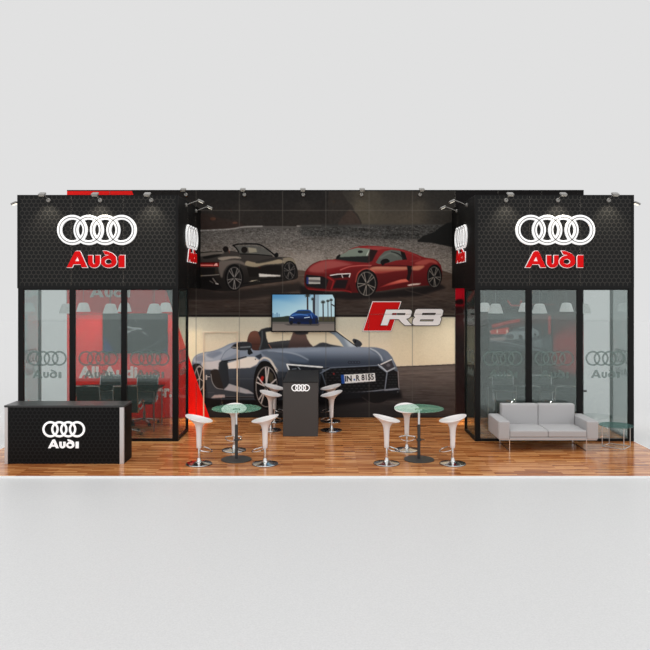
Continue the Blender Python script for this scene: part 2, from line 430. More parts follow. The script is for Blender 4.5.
    def mesh(s, name, mat, scale, yplane, parent=None, per=2, base=None, gain=1.):
        """one quad grid at per samples a unit, colours on its vertices"""
        q = s.ss//per; h, w = s.h//q, s.w//q
        a = np.clip(s.a[:h*q, :w*q].reshape(h, q, w, q, 3).mean((1, 3)), 0, 255)/255.
        a = np.where(a <= .04045, a/12.92, ((a+.055)/1.055)**2.4)
        col = np.ones((h, w, 4), np.float32); col[..., :3] = np.clip(a*gain, 0, .95)
        bx, by, sc = base if base else (CX, HY, None)
        xs = np.linspace(s.x0, s.x1, w); ys = np.linspace(s.y0, s.y1, h)
        co = np.empty((h, w, 3), np.float32); co[..., 0] = ((xs-CX)/scale)[None, :]; co[..., 1] = yplane; co[..., 2] = (CZ-(ys-HY)/scale)[:, None]
        me = bpy.data.meshes.new(name); me.vertices.add(h*w); me.vertices.foreach_set('co', co.ravel())
        i = np.arange(h*w).reshape(h, w); quad = np.stack([i[:-1, :-1], i[1:, :-1], i[1:, 1:], i[:-1, 1:]], -1).reshape(-1, 4)
        nf = len(quad); me.loops.add(nf*4); me.loops.foreach_set('vertex_index', quad.ravel().astype(np.int32))
        me.polygons.add(nf); me.polygons.foreach_set('loop_start', (np.arange(nf)*4).astype(np.int32))
        me.update(calc_edges=True); me.validate()
        at = me.color_attributes.new('Print', 'FLOAT_COLOR', 'POINT'); at.data.foreach_set('color', col.ravel())
        me.materials.append(mat); o = bpy.data.objects.new(name, me); C.objects.link(o)
        if parent is not None: o.parent = parent
        return o
def paint_cars():
    c = Canvas(131, 455.3, 189.9, 418, 4)
    full = np.ones((c.h, c.w), np.float32)
    # --- upper picture: dusk beach
    c.R(120, 180, 460, 232, (33, 31, 30), (40, 36, 33), ((0, 190), (0, 228)))
    c.P([(332, 185), (460, 185), (460, 232), (332, 232)], (50, 47, 43), (68, 62, 54), ((0, 190), (0, 225)), False, bl=2)
    c.P([(352, 185), (380, 185), (385, 230), (356, 230)], (70, 65, 56), sm=False, bl=5, al=.6)
    c.R(425, 185, 460, 232, (40, 38, 36), bl=10, al=.7)
    c.P([(330, 182), (341, 182), (342, 192), (347, 201), (352, 206), (354, 211), (358, 216), (359.5, 226), (330, 226)], (44, 40, 37), bl=.4)
    c.P([(345, 214), (350, 210), (357, 217), (359, 226), (338, 226), (341, 219)], (62, 50, 44), bl=1, al=.6)
    c.P([(196, 216), (210, 214), (222, 219), (240, 222), (240, 229), (196, 231)], (48, 38, 34), bl=1.5, al=.8)
    c.E(213, 219, 3, 1.6, (92, 60, 46), bl=.6, al=.6); c.E(235, 223, 2.5, 1, (96, 62, 48), bl=.5, al=.6)
    c.grain(full, 2, 1.5, 1.5)
    # water and shingle
    W = [(120, 234), (196, 230), (215, 229.5), (232, 229), (245, 226.6), (262, 226), (300, 226.4), (330, 226), (360, 225), (460, 224.6), (460, 300), (120, 300)]
    c.P(W, (72, 69, 66), (122, 114, 106), ((300, 228), (300, 268)), False)
    c.L([(190, 231), (214, 230.2), (232, 229), (244, 227), (262, 226.4)], 1.3, (128, 124, 120), bl=.3)
    c.L([(297, 226.2), (322, 225.8)], 1.2, (125, 120, 115), bl=.3); c.L([(322, 226), (337, 225.2)], 2, (35, 33, 31))
    c.P([(300, 224.6), (460, 224.6), (460, 238), (400, 240), (340, 237), (300, 236)], (54, 53, 51), bl=1.5, sm=False, al=.9)
    c.R(190, 232, 300, 243, (92, 88, 84), bl=3, al=.5)
    m = c.mask([(120, 231), (460, 225), (460, 300), (120, 300)])
    c.grain(m, 13, .8, .5); c.grain(m, 8, 2.2, .7); c.grain(c.mask([(300, 226), (455, 226), (455, 240), (300, 240)]), 6, 12, .8)
    c.R(283, 255, 320, 271, (132, 124, 116), bl=4, al=.45)
    c.P([(417, 242), (417.5, 240), (423, 236), (434, 232), (440, 227), (447, 223), (460, 221), (460, 249), (446, 246), (432, 243)], (27, 27, 26), sm=False, bl=.4)
    # road
    c.P([(120, 268), (285, 269), (303, 270.5), (330, 276), (442, 270.5), (455, 274.5), (460, 275), (460, 316), (120, 316)], (80, 67, 59), (54, 46, 42), ((0, 276), (0, 314)), False, bl=.4)
    m = c.mask([(120, 270), (442, 271), (456, 275), (456, 316), (120, 316)])
    c.grain(m, 5, 14, 1.1); c.grain(m, 3, 3, .8)
    c.P([(120, 285), (200, 288), (222, 292), (300, 282), (303, 290), (240, 300), (190, 300), (120, 296)], (28, 25, 24), bl=2.2, al=.7, sm=False)
    c.P([(300, 285), (330, 292), (380, 292), (440, 284), (446, 288), (420, 296), (350, 300), (300, 294)], (26, 22, 22), bl=1.6, al=.9, sm=False)
    c.L([(405, 290), (455, 303)], 1, (88, 74, 66), bl=.6, al=.4); c.L([(398, 297), (455, 312)], 1, (80, 68, 60), bl=.6, al=.4)
    # --- dark roadster (rear three-quarter view)
    c.P([(186, 253.5), (203, 252.4), (214, 251.6), (222, 252), (232, 251), (244, 253), (258, 254), (268, 256), (279, 256.8), (289, 257), (293.5, 259.5), (295.5, 264), (297.5, 270), (298, 275), (296, 279), (283, 281.5), (262, 284), (243, 287), (230, 291), (214, 290.5), (200, 287), (186, 285)], (56, 52, 49), (30, 27, 25), ((0, 256), (0, 284)))
    c.P([(203, 253), (222, 251.5), (222, 254), (208, 256), (196, 256)], (120, 112, 104), bl=.4, al=.7)
    c.L([(200, 252.6), (222, 251.4)], .8, (22, 21, 20)); c.P([(203, 257), (214, 254.5), (222, 254.5), (216, 257), (206, 259)], (18, 17, 17), bl=.3, al=.8)
    c.P([(218, 258), (228, 256.5), (238, 256.6), (241, 258.5), (232, 258.6), (222, 260.5)], (160, 148, 134), bl=.5, al=.75)
    c.P([(219, 262), (227, 260.5), (236, 260), (243, 262), (246, 266), (238, 263.4), (229, 265), (224, 271), (222, 278), (219, 272)], (112, 103, 96), bl=.8, al=.75)
    c.E(225.6, 249.2, 2.9, 3, (24, 20, 19)); c.E(244.3, 249.6, 3.4, 3, (26, 22, 20)); c.L([(228.6, 250), (229.6, 253)], .7, (110, 52, 40), al=.7); c.L([(247, 248), (248, 253)], .8, (130, 62, 46), al=.8)
    c.P([(236, 246.4), (250, 245.6), (260, 246.6), (267, 250), (273, 256), (262, 255), (240, 253.6), (238, 250)], (76, 76, 72), sm=False, al=.85)
    c.P([(248, 247.5), (256, 248.5), (257, 252), (249, 253)], (150, 142, 122), sm=False, bl=.4, al=.7)
    c.E(244.3, 250, 3.2, 3.2, (26, 22, 20))
    c.L([(233, 245.6), (238, 244.4), (250, 243.9), (259, 244.6), (265, 247.8), (272, 253), (276, 257)], 1.5, (16, 16, 16))
    c.L([(233, 245.6), (236, 248), (239, 252.5)], 1.4, (20, 20, 20)); c.E(276.4, 255, 2, 2.3, (14, 14, 14)); c.L([(239, 254), (256, 254.5), (272, 256)], 1, (16, 15, 15))
    c.P([(245, 264.5), (247, 261), (256, 262.5), (268, 260), (279, 259.5), (284, 261.5), (280, 263.6), (266, 264.6), (256, 267), (248, 266)], (156, 142, 118), bl=.5, al=.8)
    c.P([(256, 262), (270, 258.6), (281, 258), (272, 261), (258, 263.5)], (40, 38, 36), bl=.3, al=.9)
    c.P([(247, 267.5), (258, 267.5), (270, 265.4), (281, 265), (282, 271), (280, 276), (262, 277), (249, 277)], (25, 22, 20), sm=False, bl=.3)
    c.P([(258.8, 273.6), (266, 274.2), (280.5, 275.2), (280, 276.4), (266, 276.8), (259, 277)], (190, 184, 176), sm=False, bl=.2)
    c.P([(248, 282.6), (252, 280.4), (260, 280), (260, 281), (252, 282)], (176, 164, 142), sm=False, bl=.2)
    c.L([(243, 284), (262, 280), (283, 278)], 1, (16, 15, 15))
    c.P([(283, 258.5), (290, 257.6), (294, 260), (295.6, 264.4), (292, 262), (287, 261.6), (284, 264)], (132, 122, 104), bl=.5, al=.8)
    c.R(188, 262.4, 219, 267, (110, 22, 20)); c.R(188, 264.6, 213, 266, (226, 120, 112)); c.P([(213, 266), (216, 263), (217, 263), (218, 266)], (236, 150, 140), sm=False); c.R(188, 262.2, 219, 263.1, (60, 16, 15))
    c.R(186, 268, 215, 275, (24, 22, 21), bl=.5); c.L([(186, 276.2), (205, 275.6), (219, 274.6)], .8, (140, 132, 124), al=.8)
    c.P([(186, 277), (214, 277), (222, 288), (214, 290.5), (186, 287)], (18, 16, 16), sm=False, bl=.4); c.L([(213, 278.6), (216.5, 283.5)], 1.4, (118, 112, 106), al=.8); c.L([(210, 281), (213, 282.8)], 1, (90, 84, 80), al=.8); c.L([(216, 283.6), (218, 284)], 1, (170, 165, 160))
    c.E(234.2, 277.6, 9.3, 13.4, (17, 16, 16)); c.wheel(234.3, 278.2, 7.3, 11.3, 5, (150, 144, 138), rot=.3, w=.9, tyre=1.12)
    c.E(289.4, 270.6, 7, 9.8, (16, 15, 15)); c.wheel(289.4, 271, 5.7, 8.7, 5, (112, 106, 101), rot=.8, w=.7, tyre=1.05)
    # --- red coupe
    c.P([(305, 272), (307, 268.6), (311, 264.8), (318, 261.5), (326, 259.8), (334, 259.3), (340, 255.8), (347, 250.8), (355, 247.2), (365, 245.8), (378, 246.2), (391, 247.6), (403, 249.8), (413, 253), (424, 257.4), (432, 258.6), (437, 261), (440.6, 266), (441.8, 274), (440.6, 280.4), (436, 285), (424, 285.6), (407, 287), (380, 291), (358, 292.6), (348, 292.4), (340, 290.8), (322, 290.6), (308, 289.4), (304.4, 285), (304, 278)], (114, 35, 36), (76, 21, 22), ((0, 250), (0, 288)))
    c.P([(309, 268), (318, 262.5), (331, 260.4), (345, 262.5), (352, 265), (338, 268), (324, 272.5), (310, 272)], (160, 96, 90), bl=1.6, al=.55)
    c.P([(324, 270), (340, 267), (358, 264.5), (372, 264.6), (360, 267), (345, 270), (330, 273)], (104, 26, 28), bl=.8, al=.8)
    c.L([(340, 270), (349, 266.8), (360, 265.6), (371, 265.5)], .9, (196, 120, 108), bl=.4, al=.7)
    c.L([(306.5, 270), (312, 264.6), (320, 261)], .8, (74, 18, 18), al=.8)
    c.P([(362, 248), (385, 247), (404, 250.5), (398, 249.6), (384, 249), (372, 251.5)], (140, 70, 66), bl=.6, al=.6)
    c.P([(335.5, 258.8), (341, 255), (348.6, 250), (357, 247.8), (370, 249), (368, 255), (367, 262.6), (350, 261)], (104, 112, 102), sm=False)
    c.P([(334.5, 259.4), (339, 257.2), (354, 256.6), (368.5, 256), (367, 262.8), (350, 261.4)], (32, 34, 33), sm=False, bl=.4)
    c.E(360, 251.8, 2.6, 1.4, (28, 30, 28)); c.P([(369.5, 249.4), (377.5, 250.4), (372, 261), (367, 263.2), (368, 257)], (36, 24, 24), sm=False, bl=.2)
    c.L([(368.8, 250.4), (366.4, 255.4)], .8, (168, 176, 162))
    c.P([(336, 259), (336.4, 256.4), (339.6, 254.4), (340, 256.4), (338, 258.4)], (22, 20, 20)); 
    c.P([(375.5, 262.6), (379, 256.8), (384.4, 251.4), (391, 249.8), (399, 250.8), (404.4, 252.6), (406.6, 259.6), (396, 260.4), (386, 263.4), (378, 264)], (80, 84, 79), sm=False)
    c.P([(400, 251), (404.4, 252.6), (406.6, 259.6), (402, 260)], (24, 22, 22), sm=False); c.L([(391, 252), (398, 254), (403.5, 259)], 1.2, (34, 34, 33), al=.9); c.L([(380, 258), (390, 253), (397, 256)], 1.4, (118, 122, 114), bl=.7, al=.5)
    c.P([(380, 262.6), (382, 259.6), (386.5, 258.8), (389.4, 261), (388, 262.6), (384.4, 263.8), (382.6, 265.8)], (24, 21, 21))
    c.P([(368, 272.5), (371, 267.6), (380, 266.6), (395, 267), (407, 267.2), (406, 270), (394, 271.4), (380, 273.4)], (182, 130, 104), (138, 62, 54), ((0, 267), (0, 273)), bl=.7, al=.85)
    c.L([(371, 266.2), (390, 265.4), (409, 266)], 1, (64, 16, 18), al=.8)
    c.P([(406.5, 265.6), (411.4, 266), (412, 269), (410, 277), (408.6, 281.6), (406, 279), (407.4, 273)], (28, 20, 21), sm=False)
    c.P([(378.6, 287.6), (388, 283.4), (400, 279.6), (405.6, 279), (408.6, 281.6), (400, 283), (388, 285.6)], (186, 96, 80), (124, 42, 40), ((0, 280), (0, 287)), sm=False, bl=.4)
    c.P([(406.6, 285), (411, 283.8), (420.5, 283.2), (419, 284.6), (408, 286)], (190, 172, 160), sm=False, bl=.2)
    c.P([(412.6, 266.5), (424, 265.8), (419, 270), (412, 270)], (196, 132, 104), bl=.8, al=.75)
    c.P([(420, 260.6), (428, 259.4), (435, 261), (437, 264), (430, 262.6), (424, 265), (414, 264)], (162, 84, 74), bl=.7, al=.7)
    c.L([(401, 250.4), (412, 254), (420, 259), (410, 261.6)], 1, (130, 58, 56), bl=.6, al=.6)
    c.P([(305.6, 274.6), (311, 275), (323, 276.4), (328.4, 280), (325.6, 288.8), (316, 288), (306.4, 286.4), (304.4, 281)], (28, 24, 25), sm=False)
    c.R(307.2, 277.4, 320, 284, (150, 146, 140)); c.R(306.6, 277.2, 308.6, 284, (40, 50, 96)); c.L([(309.6, 280.7), (319, 281.2)], 2.4, (62, 58, 58), al=.7)
    c.P([(329, 275.8), (334, 274.4), (349.6, 273.2), (349.2, 277.2), (340, 277.8), (334, 278.6)], (32, 22, 23), sm=False); c.L([(330, 275.4), (338, 274.2), (350, 273.6), (349, 277)], .8, (232, 220, 212), sm=False); c.L([(341.5, 275), (342.5, 277.6)], .7, (210, 196, 190))
    c.P([(336.2, 279.8), (347.8, 280), (345, 288.6), (332.4, 288)], (30, 22, 24), sm=False, bl=.2); c.L([(327.6, 277), (333.6, 281), (331, 289)], 1.2, (132, 34, 35), sm=False, bl=.3); c.P([(349, 284), (351, 291), (346, 290.6)], (62, 14, 16), sm=False)
    c.L([(308, 289), (324, 290.4), (346, 290.8), (351, 292.4)], .9, (150, 40, 41), bl=.3, al=.7)
    c.E(366.4, 283, 11, 14, (20, 17, 18)); c.L([(355.5, 282), (358, 273), (366, 268.6), (374, 272)], 1, (190, 90, 76), bl=.4, al=.7); c.wheel(366.2, 283.8, 9.3, 12.2, 5, (160, 150, 140), rot=.5, w=.85, tyre=1.08)
    c.E(434, 276.2, 7.6, 11.8, (20, 17, 18)); c.wheel(433.8, 276.8, 6.4, 10.3, 5, (150, 142, 132), rot=.2, w=.75, tyre=1.06)
    # --- lower picture: pale sky and asphalt
    c.R(120, 314.4, 460, 320, (34, 30, 28)); c.R(120, 316.6, 460, 372, (174, 170, 153), (208, 191, 165), ((0, 316), (0, 356)))
    c.P([(186, 330), (202, 330), (204, 372), (186, 372)], (226, 206, 170), bl=4, al=.6, sm=False); c.R(390, 316, 460, 366, (196, 182, 152), bl=6, al=.5)
    c.P([(425, 330), (455, 330), (455, 360), (425, 360)], (214, 200, 172), bl=6, al=.5)
    c.grain(full*0+c.mask([(120, 317), (460, 317), (460, 370), (120, 370)]), 2.5, .8, .8)
    c.R(120, 315.2, 460, 317, (30, 27, 26), bl=.3)
    c.P([(120, 372), (395, 366.2), (430, 364.8), (460, 363.4), (460, 420), (120, 420)], (92, 83, 78), (54, 50, 49), ((0, 366), (0, 412)), False)
    m = c.mask([(120, 372), (395, 367), (460, 364), (460, 420), (120, 420)]); c.grain(m, 5, 16, .9); c.grain(m, 3, 4, .7)
    c.L([(395, 367), (460, 364.2)], 1, (44, 38, 36), al=.7); c.L([(400, 374), (430, 372), (455, 370.6)], 1, (122, 112, 104), bl=.4, al=.5)
    c.R(120, 404, 400, 419, (42, 40, 40), bl=3, al=.85); c.P([(222, 400), (280, 400), (285, 406), (218, 407)], (66, 58, 54), bl=1.5, al=.8, sm=False)
    c.P([(186, 395), (260, 396), (400, 390), (402, 398), (340, 405), (186, 408)], (22, 21, 23), bl=2, sm=False, al=.95)
    # --- slate roadster (front three-quarter view)
    c.P([(192, 366), (193, 359), (196.5, 354.8), (203, 352.4), (213, 350.6), (222, 347.4), (230, 343.4), (240, 341.6), (252, 344), (262, 348.4), (275, 349.6), (290, 347.8), (320, 346.6), (345, 346.4), (366, 347), (377, 347.8), (385, 350), (390, 354.6), (393.5, 360.6), (396.8, 368), (398.6, 377), (398.8, 390), (394, 393), (360, 395), (320, 397), (280, 400), (254, 400), (208, 398), (200, 388), (195, 376)], (122, 131, 144), (46, 49, 55), ((0, 350), (0, 390)))
    c.P([(193.5, 362), (195, 356.6), (203, 353.4), (214, 352), (224, 350), (220, 359), (206, 361), (200, 362.5)], (166, 170, 178), bl=1, al=.9)
    c.P([(202, 362), (212, 361), (221, 360), (220, 369), (208, 369.4), (203, 368)], (198, 192, 190), bl=1, al=.85); c.P([(214, 354), (230, 345), (240, 345), (238, 352), (226, 358), (214, 360)], (142, 149, 161), bl=1, al=.8)
    c.P([(196, 357), (203, 354.6), (204, 361), (197, 361)], (108, 114, 126), bl=1.2, al=.7); c.P([(206, 354), (218, 351), (222, 353), (212, 358)], (98, 106, 120), bl=1.2, al=.7)
    c.L([(221, 359), (225, 352), (232, 347)], .6, (80, 86, 96), al=.6)
    c.P([(192.5, 366.5), (196, 363.4), (200.5, 364.6), (204, 370), (205.5, 380), (205.6, 396), (203, 396), (196, 380)], (34, 32, 33))
    for q in range(5): c.L([(199.5, 378), (199.5+4.4*math.cos(q*1.257+.3), 378+11*math.sin(q*1.257+.3))], .9, (186, 174, 164), al=.8)
    c.E(199.5, 378, 5.2, 12.6, (176, 166, 158), hole=.87, al=.8)
    c.P([(205.4, 369.6), (219, 370), (222, 386), (234, 391), (254, 394.6), (254, 399), (208, 397.4)], (58, 61, 66), sm=False)
    c.P([(211, 370.4), (218.6, 370.4), (223.6, 388.4), (217.4, 387.6), (213.4, 383), (211.4, 377)], (44, 39, 37), bl=.3); c.L([(211, 374), (212.4, 382), (216.4, 387.6), (223, 389)], .7, (150, 148, 146), al=.8)
    c.P([(219, 362.4), (222, 360.2), (228, 361), (229, 368), (229.4, 384), (224, 388.6), (220.4, 377), (218.4, 369)], (42, 45, 49), sm=False, bl=.3)
    c.P([(228, 368.4), (250, 367.6), (257, 366), (255, 374), (254, 394), (243, 389.4), (229.4, 384)], (64, 69, 77), (48, 51, 56), ((0, 368), (0, 392)), sm=False)
    c.P([(227.4, 362.8), (238, 359.8), (248, 356.6), (254.4, 356.6), (259.4, 360.4), (256.6, 364.4), (250, 367.6), (228.4, 368.6)], (214, 203, 192), sm=False, bl=.4)
    c.L([(224, 361), (236, 359), (246, 356.6)], 1.2, (30, 30, 33), al=.95); c.P([(255, 356), (261, 353.4), (262, 356.6), (259.6, 359.4)], (50, 55, 64), sm=False, bl=.3); c.E(255.4, 359, .7, .7, (30, 30, 32))
    c.P([(229, 383.4), (238, 386.2), (248, 389.6), (254, 393.6), (246, 393.4), (234, 391.2), (223.6, 389.6), (227, 386.4)], (158, 157, 160), sm=False, bl=.4)
    c.P([(211, 397.6), (214.4, 394.6), (224.6, 394.4), (225.4, 397), (212, 398)], (160, 150, 148), sm=False, bl=.3); c.R(225, 396.4, 256, 397.6, (30, 30, 32), bl=.2); c.L([(226, 396.2), (254, 396.6)], .5, (98, 94, 94))
    c.L([(208, 392.4), (214, 392.4)], .5, (90, 92, 96), al=.7); c.L([(230, 378.6), (254, 378.6)], .7, (82, 86, 92), al=.5)
    # cabin
    c.P([(258, 333), (292, 327), (338, 330), (346, 337), (357, 347), (345, 347.6), (300, 348.4), (270, 350)], (204, 190, 164), sm=False)
    c.P([(267, 342.6), (280, 340.8), (292, 339.8), (292, 348.4), (270, 350)], (66, 66, 68), (44, 44, 46), ((0, 341), (0, 348)), sm=False)
    c.P([(247.2, 342), (248.2, 336), (251, 331.6), (256, 330.8), (259.4, 333), (261.4, 342), (260.6, 349.6), (252.4, 349.6), (251, 343)], (104, 70, 58), (70, 46, 40), ((0, 332), (0, 348))); c.L([(252, 344), (260.6, 344)], .6, (60, 40, 36))
    c.P([(258, 332.4), (261, 329.2), (266, 327.6), (272, 327), (276, 330.6), (265.6, 332), (266.4, 338), (269, 345), (272, 350), (258, 350), (260.6, 345), (260.4, 338)], (42, 44, 46), sm=False, bl=.2); c.L([(262, 331), (262, 340), (259.5, 349)], 1.4, (84, 88, 92), bl=.5, al=.7); c.L([(268.6, 344), (271.4, 348.6)], .8, (120, 84, 70))
    c.P([(287.4, 348.6), (290, 340), (293.4, 331), (305, 331), (307, 338.6), (309.6, 343), (313.4, 346.8), (306, 348.4)], (98, 78, 72), (66, 54, 52), ((0, 334), (0, 347)), sm=False, bl=.2); c.P([(294, 331), (309, 331), (307.4, 334), (300, 334.8), (295.4, 334)], (58, 56, 58), sm=False, bl=.2)
    c.P([(311, 347.4), (316, 345), (320, 342.8), (325, 342.6), (331, 344.4), (341, 346.2), (342, 348), (312, 348.4)], (56, 58, 62), bl=.2)
    c.P([(327, 331), (336, 331), (345.6, 338.4), (356.6, 347), (344, 347.4), (339, 340), (334, 335)], (120, 130, 140), (168, 176, 182), ((340, 335), (344, 333)), sm=False, bl=.3); c.L([(334, 330), (345, 338.2), (357, 347)], .9, (26, 26, 28), sm=False)
    # bonnet and nose
    c.P([(262, 350), (290, 347.8), (345, 346.6), (366, 347.4), (378, 348.2), (383, 354), (386, 362), (378, 366), (340, 366.6), (322, 367), (288, 363), (270, 357)], (124, 133, 146), (54, 61, 72), ((0, 348), (0, 364)), bl=.8)
    c.P([(260, 352), (274, 351), (288, 352.6), (300, 357), (309, 362), (296, 362), (280, 358)], (82, 92, 106), bl=1.2, al=.8); c.L([(268, 351), (286, 352), (298, 354.6), (308, 359.6)], 1.1, (170, 176, 184), bl=.7, al=.7); c.L([(284, 350.4), (300, 351), (320, 350)], 1.6, (134, 142, 154), bl=1, al=.5)
    c.P([(368, 348.2), (376, 347.4), (385, 350.2), (390, 355), (392, 359), (382, 362), (378, 356)], (96, 105, 118), bl=.6, al=.8); c.L([(370, 348.4), (376, 351.4), (380.4, 356), (382, 360)], 1.2, (188, 192, 196), bl=.4, al=.8)
    c.P([(262, 352), (276, 352), (288, 360), (292, 371), (284, 378), (276, 370), (269, 360)], (92, 100, 112), (78, 84, 94), ((0, 352), (0, 372)), bl=.8, al=.8)
    c.L([(260, 360), (264, 357.6), (270, 360), (275, 368), (280, 375), (286, 379)], (1.4, 3.2), (206, 194, 180), bl=.4, al=.9)
    c.P([(277, 371), (290, 372), (290, 392), (277, 392)], (54, 57, 63), sm=False, bl=.8); c.L([(276, 369), (284, 379), (284, 398)], 1, (60, 63, 68), al=.5)
    c.P([(278, 378), (322, 368), (322, 398), (279, 399)], (46, 49, 54), sm=False, bl=.6)
    c.P([(286, 363.4), (300, 364), (322, 366.6), (321, 369), (312, 372), (290, 372)], (34, 36, 40), sm=False); c.L([(322, 367), (300, 365.2), (286.8, 364.2), (289.4, 370.6)], 1.5, (232, 222, 214), sm=False); c.L([(298, 367), (300.4, 370)], .9, (120, 124, 130)); c.L([(292, 369), (296, 368.6)], .8, (110, 114, 120))
    c.P([(321, 376), (323, 372), (330, 368.4), (350, 367.2), (378, 366.6), (386, 372.6), (384, 389), (360, 392), (325, 394), (319, 387)], (24, 25, 27), sm=False)
    for r in range(9):
        for k in range(13):
            x = 324+k*4.8+(r % 2)*2.4; y = 369.4+r*2.7
            if x < 384-(r > 6)*1: c.L([(x, y), (x+2.2, y)], .5, (62, 62, 64), al=.8)
    c.L([(321, 368.2), (340, 367.2), (360, 366.6), (378, 366.2)], 1.2, (20, 21, 24)); c.L([(320, 373), (330, 367.6), (378, 365.2), (386.4, 371.8)], 1, (112, 120, 132), sm=False, al=.8); c.L([(322, 374), (326, 386), (322, 393)], 1.2, (90, 98, 108), sm=False, al=.8)
    c.P([(341, 374.7), (374.4, 372.9), (375.2, 380.9), (342, 383.4)], (212, 212, 210), sm=False); c.P([(340.6, 374.7), (343.8, 374.5), (344.6, 383.2), (341.4, 383.4)], (34, 72, 140), sm=False)
    for k in range(4): c.E(349.4+k*2.9, 362.2, 1.9, 1.6, (40, 44, 52), hole=.62, al=.9)
    c.E(333.5, 373.6, .8, .9, (150, 40, 36), bl=.2); c.E(354.1, 379.4, .9, .9, (60, 96, 150))
    c.P([(387, 372), (393, 369.4), (397.4, 372), (398.4, 388.4), (385, 389.6)], (26, 27, 29), sm=False)
    for r in range(6):
        for k in range(3): c.L([(387.6+k*3.2+(r % 2)*1.2, 374+r*2.6), (389.4+k*3.2+(r % 2)*1.2, 374+r*2.6)], .5, (60, 60, 62), al=.7)
    c.P([(380.4, 364.4), (391, 359.6), (394, 367), (386.8, 371)], (58, 56, 60), sm=False); c.L([(380.6, 364.2), (391, 359.4)], 1.1, (214, 210, 208)); c.L([(378, 364.4), (386.6, 371.4), (394.4, 367.6)], 1.1, (168, 172, 178), sm=False); c.E(388, 365, 2, 1.6, (92, 88, 94), bl=.4)
    c.L([(386.8, 372), (384.6, 388.6)], .8, (120, 126, 136)); c.L([(397.6, 371), (398.6, 387.4)], .7, (140, 130, 128))
    c.L([(322, 394.2), (360, 392), (384.8, 389.4), (397, 388.2)], .9, (124, 128, 136), al=.9); c.L([(384, 390.4), (399, 388.6)], .8, (118, 122, 130)); c.P([(390, 391.2), (397, 390.4), (397.4, 391.8), (391, 392.4)], (206, 190, 176), sm=False)
    c.P([(286, 395), (386, 390.6), (398, 390), (396, 393.6), (346, 399), (330, 400), (290, 401)], (26, 27, 30), sm=False, bl=.3); c.R(342, 393.6, 346, 396.4, (26, 27, 30))
    c.P([(361, 394), (366, 399.4), (372, 402.6), (379, 403), (385, 400.6), (389, 396.4), (391, 392.6)], (26, 25, 26)); c.L([(362, 397), (372, 403), (384, 402)], 1, (58, 52, 50), bl=.6, al=.6)
    # mirrors
    c.P([(236, 345), (238.4, 342.4), (245, 341.6), (250.4, 342.6), (252, 346), (250.4, 349), (244, 350.2), (238, 349.4)], (44, 47, 51)); c.L([(238, 347.4), (244, 347), (250, 346.6)], 1.1, (150, 152, 154), bl=.3, al=.7); c.P([(247.4, 349.4), (250.4, 348.6), (253, 353), (249, 355), (247.4, 353)], (32, 33, 36), sm=False)
    c.P([(230.6, 347.6), (234, 344), (240, 342.4), (240, 348), (234, 348.6)], (36, 37, 40), sm=False, bl=.3); c.L([(232, 347), (238, 347.4)], .7, (196, 190, 182), al=.7)
    c.P([(352.4, 341), (353, 338.8), (356.4, 339.2), (360.4, 341.6), (361.8, 344.4), (359.4, 346.6), (355.6, 345.6)], (54, 56, 61)); c.E(355, 341.4, 1.1, 1.6, (28, 28, 30))
    # big front wheel
    c.P([(254.6, 398), (253.4, 388), (254, 376), (256.6, 367), (261, 361.4), (267, 361), (272, 365), (276.6, 374), (278.6, 386), (278, 398), (275, 406), (269, 409.4), (262, 407)], (24, 23, 24))
    c.E(266.4, 386.6, 11, 20.4, (118, 110, 106), hole=0); c.E(266.6, 386.6, 10.2, 19.4, (26, 25, 26))
    c.P([(268, 370), (273, 374), (274, 384), (269, 381)], (72, 64, 52), sm=False, bl=.5, al=.8)
    c.P([(259.4, 380), (262, 375.4), (264, 377), (261.4, 384)], (168, 40, 34), sm=False, bl=.3)
    for q in range(5):
        t = -1.5+q*2*PI/5
        for d in (-.15, .15): c.L([(266.2+1.6*math.cos(t), 387+3*math.sin(t)), (266.4+10*math.cos(t+d), 386.6+19*math.sin(t+d))], 1.3, (196, 186, 180), al=.95)
    c.E(266.2, 387, 1.8, 2.6, (80, 76, 74))
    c.R(120, 416.4, 460, 420, (34, 32, 31), bl=.3, al=.7)
    t = np.clip(c.a, 0, 255)/255.; c.a = 255*np.clip(t+.10*(t-.30)*(1-t)*t*8*.55, 0, 1)
    for i in (-3, -2, -1, 0, 1, 2):                            # joints between the printed panels
        x = CX+SB*(i+.015); c.L([(x, 189), (x, 419)], .9, (88, 84, 78), al=.42)
    for z in (2.4, 4.8): y = HY-(z-CZ)*SB; c.L([(130, y), (456, y)], .9, (88, 84, 78), al=.42)
    return c

